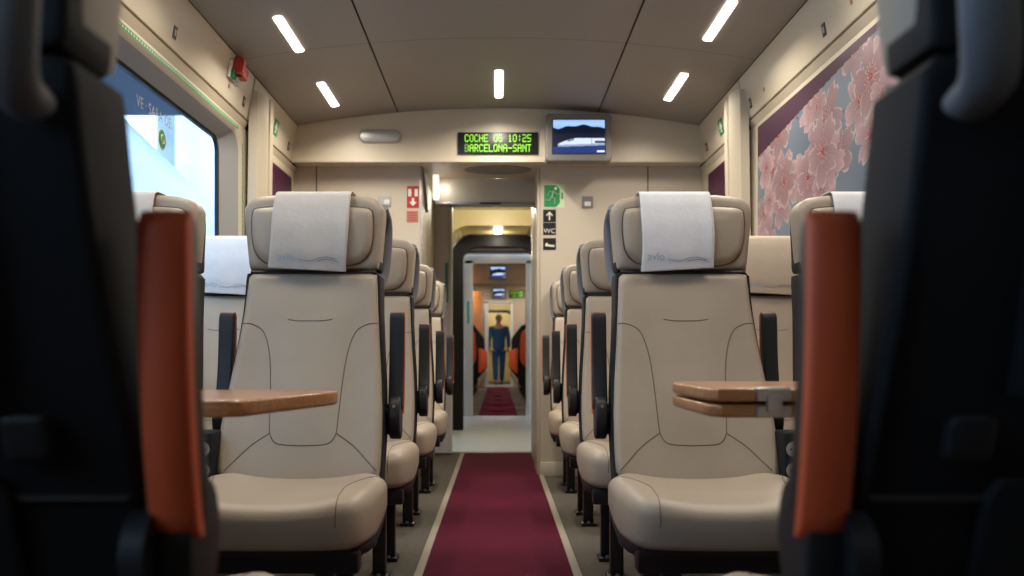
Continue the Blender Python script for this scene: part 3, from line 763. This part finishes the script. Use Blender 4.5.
# wall signs: helper placing flat plates on the partition (local x right, z up)
def plate(root, name, x0, x1, z0, z1, m, d0=0, d1=.002, bev=0):
    return obj(name, box(x0, x1, -d1, -d0 if d0 else 0, z0, z1, bev=bev), m, root, smooth=False)
def shape(root, name, pts, m, d0, d1):
    return obj(name, poly_prism(bmesh.new(), pts, lambda u, v, t: Vector((u, -t, v)), d0, d1), m, root, smooth=False)
def sgn_(name, label, x, z, y=YE): return thing(name, label, 'sign', (x, y, z))
S_ = 5.68/912
e = sgn_('fire_point_sign', 'red extinguisher sign with white arrow on the left partition', (413-498)*S_, (356-208)*S_+.746)
p = plate(e, 'sign_board', -.037, .037, 0, .137, M['red'])
shape(p, 'white_arrow', [(-.008, .062), (.008, .062), (.008, .038), (.024, .038), (0, .012), (-.024, .038), (-.008, .038)], M['signwhite'], .002, .003)
plate(p, 'white_field', -.030, -.010, .072, .118, M['signwhite'], .002, .003); plate(p, 'white_field', .010, .030, .072, .118, M['signwhite'], .002, .003)
shape(p, 'extinguisher_symbol', [(-.007, .072), (.007, .072), (.007, .105), (.004, .112), (-.004, .112), (-.007, .105)], M['red'], .002, .0035)
e = sgn_('notice_sticker', 'small faded red notice below the extinguisher sign', (412.5-498)*S_, (356-222.5)*S_+.746)
p = plate(e, 'sticker', -.036, .036, 0, .072, M['redfade'])
for k in range(4): plate(p, 'text_line', -.028, .026, .012+k*.015, .017+k*.015, M['red'], .002, .0025)
e = thing('wall_socket', 'recessed socket on the left partition left of the red sign', 'socket', ((385-498)*S_, YE, (356-205.5)*S_+.746))
plate(e, 'frame', -.036, .036, -.005, .060, M['metal'], d1=.008, bev=.002); plate(e, 'cover', -.005, .030, .008, .035, M['signwhite'], .0, .012, bev=.002)
e = thing('wall_socket', 'small square socket on the right partition beside the exit sign', 'socket', ((587.5-498)*S_, YE, (356-208)*S_+.746))
plate(e, 'frame', -.034, .034, 0, .072, M['tv'], d1=.008, bev=.002); plate(e, 'cover', -.020, .020, .010, .038, M['signwhite'], .0, .012, bev=.002)
e = sgn_('exit_sign', 'green running man exit sign on the right partition', (554-498)*S_, (356-207)*S_+.746)
p = plate(e, 'glow_board', -.062, .066, -.004, .140, M['pale'], d1=.001)
shape(e, 'green_board', [(-.062, 0), (.012, 0), (.036, .024), (.036, .112), (.012, .136), (-.062, .136)], M['green'], .001, .002)
fig = bmesh.new()
def limb(pts, r): tube(fig, [(a, -.0025, b) for a, b in pts], r, n=6, flat=.35)
limb([(-.002, .098), (-.014, .064)], .0085); limb([(-.014, .064), (.006, .050), (.004, .018)], .0055); limb([(-.014, .064), (-.026, .042), (-.056, .040)], .0055)
limb([(-.002, .096), (.016, .080), (.034, .082)], .004); limb([(-.004, .098), (-.028, .096), (-.038, .074)], .004)
cyl(fig, (.010, -.001, .115), (.010, -.0035, .115), .0095, n=14)
obj('running_figure', fig, M['signwhite'], e, smooth=False)
shape(e, 'small_arrow', [(.046, .09), (.056, .09), (.056, .06), (.060, .06), (.051, .045), (.042, .06), (.046, .06)], M['green'], .001, .002)
e = sgn_('toilet_sign', 'black sign with white arrow and WC lettering under the exit sign', (549.5-498)*S_, (356-235)*S_+.746)
p = plate(e, 'sign_board', -.040, .040, 0, .076, M['black']); p2 = plate(e, 'sign_board', -.040, .040, .080, .158, M['black'])
shape(p2, 'arrow', [(-.004, .092), (.004, .092), (.004, .130), (.016, .118), (.021, .123), (0, .146), (-.021, .123), (-.016, .118), (-.004, .130)], M['signwhite'], .002, .003)
tb = text_bm('WC', .042, lambda a, b, d: (a, -.003, b+.024)); obj('lettering', tb, M['signwhite'], p, smooth=False)
e = sgn_('coach_service_sign', 'small black square pictogram under the toilet sign', (549.5-498)*S_, (356-250)*S_+.746)
p = plate(e, 'sign_board', -.040, .040, 0, .074, M['black']); shape(p, 'pictogram', [(-.026, .024), (.030, .018), (.030, .030), (-.008, .034), (-.012, .044), (-.020, .044), (-.026, .034)], M['signwhite'], .002, .003)
# small green emergency signs on the cant panels
for sd, sy, dz in ((-1, 5.07, 0), (1, 5.05, 0)):
    root = thing('emergency_sign', 'small green emergency sign on the %s upper panel near the end partition' % side_name[sd], 'sign', (0, 0, 0))
    o0 = P2(sd, sy, .42, 0); root.location = o0
    def L(u, v, t, sd=sd, sy=sy, o0=o0): return P2(sd, sy+u, .42+v/.215, t)-o0
    bm = poly_prism(bmesh.new(), [(-.045, -.042), (.045, -.042), (.045, .042), (-.045, .042)], L, 0, .0015); b_ = obj('sign_board', bm, M['green'], root, smooth=False)
    bm = poly_prism(bmesh.new(), [(-.012, -.03), (.012, -.03), (.012, -.006), (.032, -.006), (.0, .032), (-.032, -.006), (-.012, -.006)], L, .0015, .0025); obj('sign_symbol', bm, M['signwhite'], b_, smooth=False)
# emergency hammer
root = thing('emergency_hammer', 'red emergency hammer in its bracket on the left upper panel', 'hammer', P2(-1, 4.24, .62, 0))
o0 = P2(-1, 4.24, .62, 0)
def bxL(y0, y1, v0, v1, t0, t1, m, name, par, bev=.002):
    bm = poly_prism(bmesh.new(), [(y0, v0), (y1, v0), (y1, v1), (y0, v1)], lambda u, v, t: P2(-1, 4.24+u, .62+v, t)-o0, t0, t1)
    bmesh.ops.bevel(bm, geom=list(bm.edges), offset=bev, segments=2, affect='EDGES'); return obj(name, bm, m, par)
br = bxL(-.10, .075, -.18, .18, 0, .010, M['signwhite'], 'bracket', root)
bxL(-.075, -.02, -.16, .02, .010, .022, M['green'], 'bracket_label', br)
hm = bxL(-.07, -.015, -.02, .30, .010, .055, M['red'], 'hammer_head', root, .006)
bxL(-.015, .07, -.06, .20, .010, .045, M['red'], 'hammer_case', root, .006)
bm = tube(bmesh.new(), [P2(-1, 4.24-.04, .62-.10, .03)-o0, P2(-1, 4.24-.03, .62-.22, .028)-o0], .008, n=10); obj('hammer_handle', bm, M['metal'], root)

# ------------------------------------------------------------------ ceiling lamps
k = 0
def lamp(x, y0, y1, label, w=.044, power=9, group='slim ceiling lamps'):
    root = thing('ceiling_lamp', label, 'lamp', (x, (y0+y1)/2, ceil_z(x)), 0, group)
    root.rotation_euler = (0, math.atan(2*.0704*x), 0)
    L = (y1-y0)/2
    bm = pillow(rrect(-w/2, w/2, -L, L, .008, 4), 0, .004, .001, .001, 0, lambda u, v, t: Vector((u, v, -t)), n=48, capr=2); obj('diffuser', bm, M['lamp'], root)
    bm = bmesh.new(); a = rrect(-w/2-.004, w/2+.004, -L-.004, L+.004, .011, 4); b = rrect(-w/2, w/2, -L, L, .008, 4)
    for i in range(len(a)):
        j = (i+1) % len(a); bm.faces.new([bm.verts.new((p[0], p[1], -.0045)) for p in (a[i], a[j], b[j], b[i])])
    obj('lamp_rim', bm, M['ceil'], root, smooth=False)
    ld = bpy.data.lights.new('ceiling_lamp_light', 'AREA'); ld.shape = 'RECTANGLE'; ld.size = w*.9; ld.size_y = L*1.9; ld.energy = power; ld.color = (1.0, .91, .78); ld.spread = math.radians(150)
    lo = bpy.data.objects.new('ceiling_lamp_light', ld); C.objects.link(lo); lo.parent = root; lo.location = (0, 0, -.012)
LP = 8.5
words = ['far', 'middle', 'near']
for (x, a, b, lb) in ((-.935, 3.86, 4.31, 'left ceiling strip lamp nearer the camera'), (-.935, 4.80, 5.25, 'left ceiling strip lamp nearer the bulkhead'), (.95, 3.68, 4.15, 'right ceiling strip lamp nearer the camera'), (.95, 4.64, 5.12, 'right ceiling strip lamp nearer the bulkhead'), (.005, 4.79, 5.29, 'central ceiling strip lamp in front of the bulkhead')):
    lamp(x, a, b, lb, power=LP if abs(x) > .1 else LP*1.5)
for x, a in ((-.935, 2.92), (-.935, 1.98), (.95, 2.74), (.95, 1.80), (-.935, -.9), (.95, -.9), (.005, 1.9)):
    lamp(x, a, a+.46, 'slim ceiling strip lamp overhead of the camera', power=LP*(.62 if a > 1.5 else .06), group='lamps overhead of the camera')
# ------------------------------------------------------------------ vestibule
struct('floor_vestibule', box(-1.35, 1.35, 7.02, 9.25, -.04, .004), M['vfloor'], smooth=False)
struct('floor_gangway', box(-.55, .55, 9.25, 11.3, -.04, .004), M['vfloor'], smooth=False)
struct('ceiling_vestibule', box(-1.35, 1.35, 6.16, 8.45, 2.10, 2.14), M['yellow'], smooth=False)
bm = box(-1.35, -.54, 6.97, 7.02, 0, 2.1); bx(bm, .30, 1.35, 6.97, 7.02, 0, 2.1); struct('wall_vestibule_near', bm, M['yellow'], smooth=False)
bm = box(-1.40, -1.35, 7.0, 7.25, 0, 2.1); bx(bm, -1.40, -1.35, 8.20, 8.45, 0, 2.1); bx(bm, -1.40, -1.35, 7.25, 8.20, 1.95, 2.1); struct('wall_vestibule_left', bm, M['yellow'], smooth=False)
struct('wall_vestibule_right', box(1.35, 1.40, 7.0, 8.45, 0, 2.1), M['yellow'], smooth=False)
def arch_wall(x0, x1, z1, y0, y1, hx, hz, r, name, m, zin=0.0, n=8):
    """wall with a rounded-top opening of half width hx, height hz"""
    bm = bmesh.new()
    inner = [(-hx, zin)]+[(-hx, hz-r)]+[(-hx+r-r*math.cos(a), hz-r+r*math.sin(a)) for a in np.linspace(0, PI/2, n)][1:]
    inner = inner+[(-u, v) for u, v in inner[::-1]]
    outer = []
    for u, v in inner:
        if abs(u) >= hx-1e-6 and v <= zin+1e-6: outer.append((x0 if u < 0 else x1, zin))
        elif abs(u) >= hx-1e-6: outer.append((x0 if u < 0 else x1, hz-r))
        else:
            t = (hx-abs(u))/r if hx-abs(u) < r else 1
            outer.append(((x0 if u < 0 else x1)*(1 if t < .5 else (1-(t-.5)*2)+(abs(u)/abs(x1))*((t-.5)*2)), z1 if t > .5 else (hz-r)+(z1-hz+r)*t*2))
    for i in range(len(inner)-1):
        a, b, c, d = inner[i], inner[i+1], outer[i+1], outer[i]
        poly_prism(bm, [a, b, c, d], lambda u, v, t: Vector((u, t, v)), y0, y1)
    return struct(name, bm, m, smooth=False)
arch_wall(-1.40, 1.40, 2.14, 8.45, 8.55, .47, 1.955, .20, 'wall_gangway_near', M['yellow'])
# tunnel skin
def tunnel(hx, hz, r, y0, y1, th, name, m, zin=.004):
    bm = bmesh.new()
    def pr(h, z, rr): 
        q = [(-h, zin), (-h, z-rr)]+[(-h+rr-rr*math.cos(a), z-rr+rr*math.sin(a)) for a in np.linspace(0, PI/2, 9)][1:]
        return q+[(-u, v) for u, v in q[::-1]]
    A, B = pr(hx, hz, r), pr(hx+th, hz+th, r+th)
    for i in range(len(A)-1): poly_prism(bm, [A[i], A[i+1], B[i+1], B[i]], lambda u, v, t: Vector((u, t, v)), y0, y1)
    bmesh.ops.remove_doubles(bm, verts=bm.verts, dist=1e-5)
    return struct(name, bm, m, angle=35)
tunnel(.475, 1.96, .20, 8.55, 9.2, .03, 'wall_gangway_tunnel', M['yellow'])
g = tunnel(.35, 1.845, .14, 9.12, 9.32, .125, 'trim_40', M['rubber'])
tunnel(.45, 2.00, .10, 9.32, 11.25, .02, 'wall_gangway_bellows', M['reveal'])
for k, y in enumerate((9.9, 10.4, 10.9)): tunnel(.435, 1.985, .10, y, y+.05, .014, 'trim_%d' % (41+k), M['rubber'])
def downlight(x, y, z, label, p):
    root = thing('downlight', label, 'lamp', (x, y, z), 0, 'round downlights')
    obj('diffuser', cyl(bmesh.new(), (0, 0, -.006), (0, 0, 0), .035, n=20), M['lamp'], root)
    obj('rim', cyl(bmesh.new(), (0, 0, -.004), (0, 0, 0), .045, n=20), M['silver'], root)
    ld = bpy.data.lights.new('downlight_light', 'POINT'); ld.energy = p; ld.color = (1, .9, .72); ld.shadow_soft_size = .04
    lo = bpy.data.objects.new('downlight_light', ld); C.objects.link(lo); lo.parent = root; lo.location = (0, 0, -.05)
downlight(0, 7.7, 2.10, 'round downlight in the ceiling right behind the doorway', 15)
downlight(0, 8.95, 1.955, 'small round downlight in the cream gangway arch', 2.5)
downlight(0, 10.2, 1.998, 'small round downlight inside the rubber framed gangway', 9)
# ------------------------------------------------------------------ far coach
Y0, Y1 = 11.3, 22.0
bm = box(-1.3, -.325, Y0, Y0+.08, 0, 2.5); bx(bm, .36, 1.3, Y0, Y0+.08, 0, 2.5); bx(bm, -.325, .36, Y0, Y0+.08, 1.90, 2.5); struct('wall_far_entry', bm, M['endwall'], smooth=False)
bm = box(-.41, -.31, Y0-.03, Y0, .0, 1.93, bev=.004); bx(bm, .345, .41, Y0-.03, Y0, 0, 1.93, bev=.004); bx(bm, -.41, .41, Y0-.03, Y0, 1.89, 2.09, bev=.004); struct('door_2', bm, M['white'])
bm = box(-.38, -.355, Y0-.045, Y0-.031, 1.15, 1.42); struct('trim_45', bm, M['teal'], smooth=False)
struct('floor_far', box(-1.3, 1.3, Y0, 27.2, -.04, .0), M['floor'], smooth=False)
tag(obj('far_aisle_runner', box(-.245, .245, 11.4, 21.4, 0, .008, bev=.002), M['runner']), 'red carpet runner on the aisle floor of the far coach', 'carpet')
struct('ceiling_far', box(-1.3, 1.3, Y0, 27.2, 2.45, 2.5), M['ceil'], smooth=False)
struct('wall_far_left', box(-1.35, -1.27, Y0, 27.2, 0, 2.5), M['wall'], smooth=False)
struct('wall_far_right', box(1.27, 1.35, Y0, 27.2, 0, 2.5), M['wall'], smooth=False)
for sd in (-1, 1):
    struct('trim_%d' % (46+sd), box(sd*.82, sd*1.27, Y0+.1, Y1, 1.62, 1.66, bev=.01), M['wood'])
    struct('trim_%d' % (50+sd), box(sd*1.262, sd*1.27, Y0+.3, Y1-.3, .95, 1.5), M['purple' if sd > 0 else 'glass'], smooth=False) if sd > 0 else None
bm = box(-1.3, -.29, Y1, Y1+.08, 0, 2.5); bx(bm, .30, 1.3, Y1, Y1+.08, 0, 2.5); bx(bm, -.29, .30, Y1, Y1+.08, 2.02, 2.5); struct('wall_far_end', bm, M['endwall'], smooth=False)
bm = box(-.33, -.23, Y1-.03, Y1, 0, 2.06, bev=.005); bx(bm, .30, .36, Y1-.03, Y1, 0, 2.06, bev=.005); bx(bm, -.33, .36, Y1-.03, Y1, 2.02, 2.08, bev=.005); bx(bm, -.33, .36, Y1-.06, Y1, 0, .05, bev=.005); struct('door_3', bm, M['white'])
struct('wall_far_back', box(-1.3, 1.3, 27.1, 27.2, 0, 2.5), M['yellow'], smooth=False)
arch_wall(-1.27, 1.27, 2.45, 24.6, 24.7, .42, 1.98, .2, 'wall_far_arch', M['yellow'])
tunnel(.36, 1.92, .15, 24.5, 24.75, .06, 'trim_60', M['rubber'])
def far_seat():
    root = thing('far_coach_seat', 'dark seat with red back panel in the far coach', 'seat')
    so = chaikin([(-.20, .30), (.20, .30), (.215, .50), (.20, .85), (.20, 1.12), (.15, 1.18), (-.15, 1.18), (-.20, 1.12), (-.20, .85), (-.215, .50)], 2)
    obj('back_shell', pillow(so, 0, .06, .015, .01, 0, lambda u, v, t: Vector((u, -.02-t+(.9-v)*.15, v)), n=40, capr=2), M['shell'], root)
    obj('backrest', pillow([(u*.94, v) for u, v in so], 0, .07, .02, .01, 0, lambda u, v, t: Vector((u, -.02+t+(.9-v)*.15, v)), n=40, capr=2), M['leather'], root)
    po = chaikin([(-.19, .58), (.19, .58), (.18, .95), (.16, 1.12), (-.16, 1.12), (-.18, .95)], 2)
    obj('back_panel', pillow(po, 0, .02, .008, .002, 0, lambda u, v, t: Vector((u, -.075-t+(.9-v)*.15, v)), n=32, capr=2), M['orange'], root)
    obj('seat_cushion', pillow(rrect(-.22, .22, .05, .52, .05, 4), .32, .44, .03, .02, .004, lambda u, v, t: Vector((u, v, t)), n=40, capr=3), M['leather'], root)
    for a in (-.235, .235):
        A = obj('armrest', pillow(chaikin([(-.02, .50), (.06, .50), (.05, .84), (-.0, .86)], 2), a-.02, a+.02, .005, .005, 0, lambda u, v, t: Vector((t, u-.06, v)), n=24, capr=2), M['arm'], root)
        obj('armrest_pad', box(a-.02, a+.02, -.092, -.078, .52, .85, bev=.004), M['orange'], A)
    for yy in (.12, .42):
        bm = box(-.022, .022, yy-.022, yy+.022, .01, .34, bev=.004); bx(bm, -.035, .035, yy-.045, yy+.045, 0, .014); obj('leg', bm, M['leg'], root)
    return root
fs = far_seat(); k = 0
for r in range(8):
    for x in (-.48, .48):
        o = fs if k == 0 else copy_tree(fs); k += 1
        o.location = (x, 12.4+r*1.02, 0); o['group'] = 'aisle seats of the far coach'
        o['label'] = 'dark seat with a red back panel on the %s of the far coach aisle' % ('left' if x < 0 else 'right')
tv(-.15, .15, 1.99, 2.24, 15.0, 'small ceiling television hanging in the far coach, nearer of the two', .06, True)
struct('trim_61', box(-.03, .03, 14.955, 15.0, 2.20, 2.45), M['tv'], smooth=False)
tv(-.15, .19, 2.12, 2.39, 22.0, 'television on the far coach end wall beside a green display', .06, True)
led_sign(.27, .64, 2.14, 2.33, 22.0, ['COCHE', '10:25'], 'tiny green display on the end wall of the far coach')
for y in (12.6, 15.6, 18.6, 21.0):
    for x in (-.8, .8):
        root = thing('far_ceiling_lamp', 'strip lamp on the far coach ceiling, %s side' % ('left' if x < 0 else 'right'), 'lamp', (x, y, 2.45), 0, 'strip lamps in the far coach')
        obj('diffuser', box(-.025, .025, -.25, .25, -.008, 0, bev=.002), M['lamp'], root)
        ld = bpy.data.lights.new('far_lamp_light', 'AREA'); ld.shape = 'RECTANGLE'; ld.size = .05; ld.size_y = .5; ld.energy = 15; ld.color = (1, .90, .74)
        lo = bpy.data.objects.new('far_lamp_light', ld); C.objects.link(lo); lo.parent = root; lo.location = (0, 0, -.02)
bm = box(-1.25, -.37, 21.2, 21.26, 0, 2.25, bev=.005); struct('wall_far_screen_left', bm, M['wood'])
bm = box(.62, 1.25, 20.75, 20.81, 0, 2.25, bev=.005); struct('wall_far_screen_right', bm, M['tv'])
downlight(0, 23.4, 2.45, 'round lamp above the walking person', 30)
downlight(0, 26.0, 2.45, 'round lamp at the very end of the train', 40)

# ------------------------------------------------------------------ person seen from behind
def skin_body(name, verts, edges, radii, m, parent=None, sub=2, root=0):
    me = bpy.data.meshes.new(name); me.from_pydata(verts, edges, []); o = bpy.data.objects.new(name, me); C.objects.link(o)
    md = o.modifiers.new('skin', 'SKIN'); md.use_smooth_shade = True
    sv = me.skin_vertices[0].data
    for i, r in enumerate(radii):
        sv[i].radius = r if isinstance(r, tuple) else (r, r); sv[i].use_root = (i == root)
    s = o.modifiers.new('sub', 'SUBSURF'); s.levels = sub; s.render_levels = sub
    for mm in (m if isinstance(m, (list, tuple)) else [m]): me.materials.append(mm)
    if parent is not None: o.parent = parent
    return o
V, E, R = [], [], []
def add(p, r, par=None):
    V.append(p); R.append(r)
    if par is not None: E.append((par, len(V)-1))
    return len(V)-1
pel = add((0, 0, .95), (.15, .11)); wst = add((0, 0, 1.10), (.135, .10), pel); ch = add((0, .01, 1.32), (.165, .115), wst); sh = add((0, .01, 1.45), (.12, .09), ch)
nk = add((0, .01, 1.53), .055, sh); h1 = add((0, .02, 1.62), (.075, .09), nk); h2 = add((0, .02, 1.72), (.072, .088), h1)
for sx in (-1, 1):
    a = add((sx*.18, .01, 1.44), .06, sh); b = add((sx*.235, -.02, 1.17), .045, a); c = add((sx*.235, .06, .93), .032, b)
    pm = add((sx*.232, .08, .86), (.022, .034), c)
    for i, (dy, L) in enumerate(((-.026, .065), (-.009, .078), (.009, .074), (.026, .058))):
        f1 = add((sx*.232, .085+dy, .82), .0095, pm); f2 = add((sx*.222, .092+dy, .82-L*.55), .0085, f1); add((sx*.212, .102+dy, .82-L), .007, f2)
    t1 = add((sx*.215, .115, .85), .010, c); add((sx*.208, .135, .815), .008, t1)
    st = .16*sx
    l1 = add((sx*.09, 0, .86), .088, pel); l2 = add((sx*.085, .05*(1 if sx > 0 else .2), .50), .062, l1); l3 = add((sx*.075, st if sx > 0 else -.13, .10), .042, l2)
    l4 = add((sx*.075, (st if sx > 0 else -.13)+.10, .045), .036, l3)
P = thing('person', 'person in a blue suit seen from behind, walking down the far aisle', 'person', (.02, 22.75, 0))
body = skin_body('body', V, E, R, M['skin'], P)
def cloth_skin(name, pts, eds, rad, m): return skin_body(name, pts, eds, rad, m, P)
jv, je, jr = [], [], []
def ja(p, r, par=None):
    jv.append(p); jr.append(r)
    if par is not None: je.append((par, len(jv)-1))
    return len(jv)-1
j0 = ja((0, 0, .78), (.19, .15)); j1 = ja((0, 0, 1.08), (.165, .125), j0); j2 = ja((0, .01, 1.32), (.19, .135), j1); j3 = ja((0, .01, 1.46), (.14, .105), j2)
for sx in (-1, 1):
    a = ja((sx*.185, .01, 1.45), .075, j3); b = ja((sx*.24, -.02, 1.17), .06, a); c = ja((sx*.24, .055, .95), .048, b)
cloth_skin('jacket', jv, je, jr, M['suit'])
jv, je, jr = [], [], []
j0 = ja((0, 0, .94), (.16, .12))
for sx in (-1, 1):
    a = ja((sx*.09, 0, .84), .10, j0); b = ja((sx*.085, .05*(1 if sx > 0 else .2), .50), .078, a); c = ja((sx*.075, .14 if sx > 0 else -.12, .11), .06, b)
cloth_skin('trousers', jv, je, jr, M['suit'])
bm = bmesh.new(); bmesh.ops.create_uvsphere(bm, u_segments=20, v_segments=12, radius=1, matrix=Matrix.Translation((0, .005, 1.70)) @ Matrix.Diagonal((.084, .098, .092, 1)))
obj('hair', bm, M['hair'], P)
for sx, fy in ((-1, -.13), (1, .16)):
    bm = pillow(chaikin([(-.045, -.07), (.045, -.07), (.05, .10), (.03, .19), (-.03, .19), (-.05, .10)], 2), 0, .085, .03, .005, 0, lambda u, v, t, sx=sx, fy=fy: Vector((u+sx*.075, v+fy, t)), n=32, capr=2)
    obj('shoe', bm, M['shoe'], P)

# ------------------------------------------------------------------ outside, left: station and neighbouring train
def body_profile(y):
    # nose slopes down with distance
    return 3.15-(y-8)*.137 if y > 8 else 3.15
bm = bmesh.new(); rows = []
for y in np.linspace(1.0, 15.5, 40):
    top = body_profile(y); q = [(-3.05, -.9), (-3.0, .2), (-3.03, top-.9), (-3.12, top-.52), (-3.3, top-.30), (-3.8, top-.06), (-4.5, top), (-5.2, top-.3), (-5.6, -.9)]
    rows.append([bm.verts.new((a, y, b)) for a, b in q])
for a, b in zip(rows, rows[1:]):
    for i in range(8): bm.faces.new((a[i], a[i+1], b[i+1], b[i]))
bm.faces.new(rows[0]); bm.faces.new(rows[-1][::-1])
o = obj('neighbouring_train', bm, mat('train_white', (.55, .60, .66), .35), angle=60); tag(o, 'white streamlined train standing on the next track outside the left window', 'train')
struct('floor_station', box(-16, -1.5, -6, 30, -1.0, -.9), M['concrete'], smooth=False)
struct('ceiling_station', box(-12, -2.6, 2, 15.0, 4.7, 4.9), M['dark'], smooth=False)
for i, (x, y, r, m_) in enumerate(((-6.3, 19.0, .40, 'white'), (-8.0, 22.1, .25, 'concrete'))):
    bm = cyl(bmesh.new(), (x, y, -.9), (x, y, 8), r, n=32)
    tag(obj('station_column', bm, M[m_]), ['thick white station column beyond the neighbouring train', 'thin grey station column farthest along the platform'][i], 'column')

# ------------------------------------------------------------------ light, world, camera
# rear bulkhead behind the camera closes the coach
struct('wall_rear', box(-1.36, 1.36, YN-.06, YN, 0, 2.3), M['endwall'], smooth=False)
W = bpy.data.worlds.new('World'); bpy.context.scene.world = W; W.use_nodes = True; nt = W.node_tree; bg = nt.nodes['Background']
bg.inputs['Color'].default_value = (.62, .80, 1.0, 1); bg.inputs['Strength'].default_value = 4.6
cam = bpy.data.cameras.new('camera'); co = bpy.data.objects.new('camera', cam); C.objects.link(co); bpy.context.scene.camera = co
co.location = (0, 0, .746); co.rotation_euler = (PI/2, 0, 0)
cam.sensor_width = 36; cam.lens = 36*912/1024
cam.shift_x = (512-498)/1024; cam.shift_y = (356-288)/1024
cam.clip_start = .02; cam.dof.use_dof = True; cam.dof.focus_distance = 2.95; cam.dof.aperture_fstop = 3.4
sc_ = bpy.context.scene
sc_.view_settings.view_transform = 'Standard'; sc_.view_settings.look = 'None'; sc_.view_settings.gamma = 1; sc_.view_settings.exposure = 0.0
try: sc_.view_settings.use_curve_mapping = False
except Exception: pass
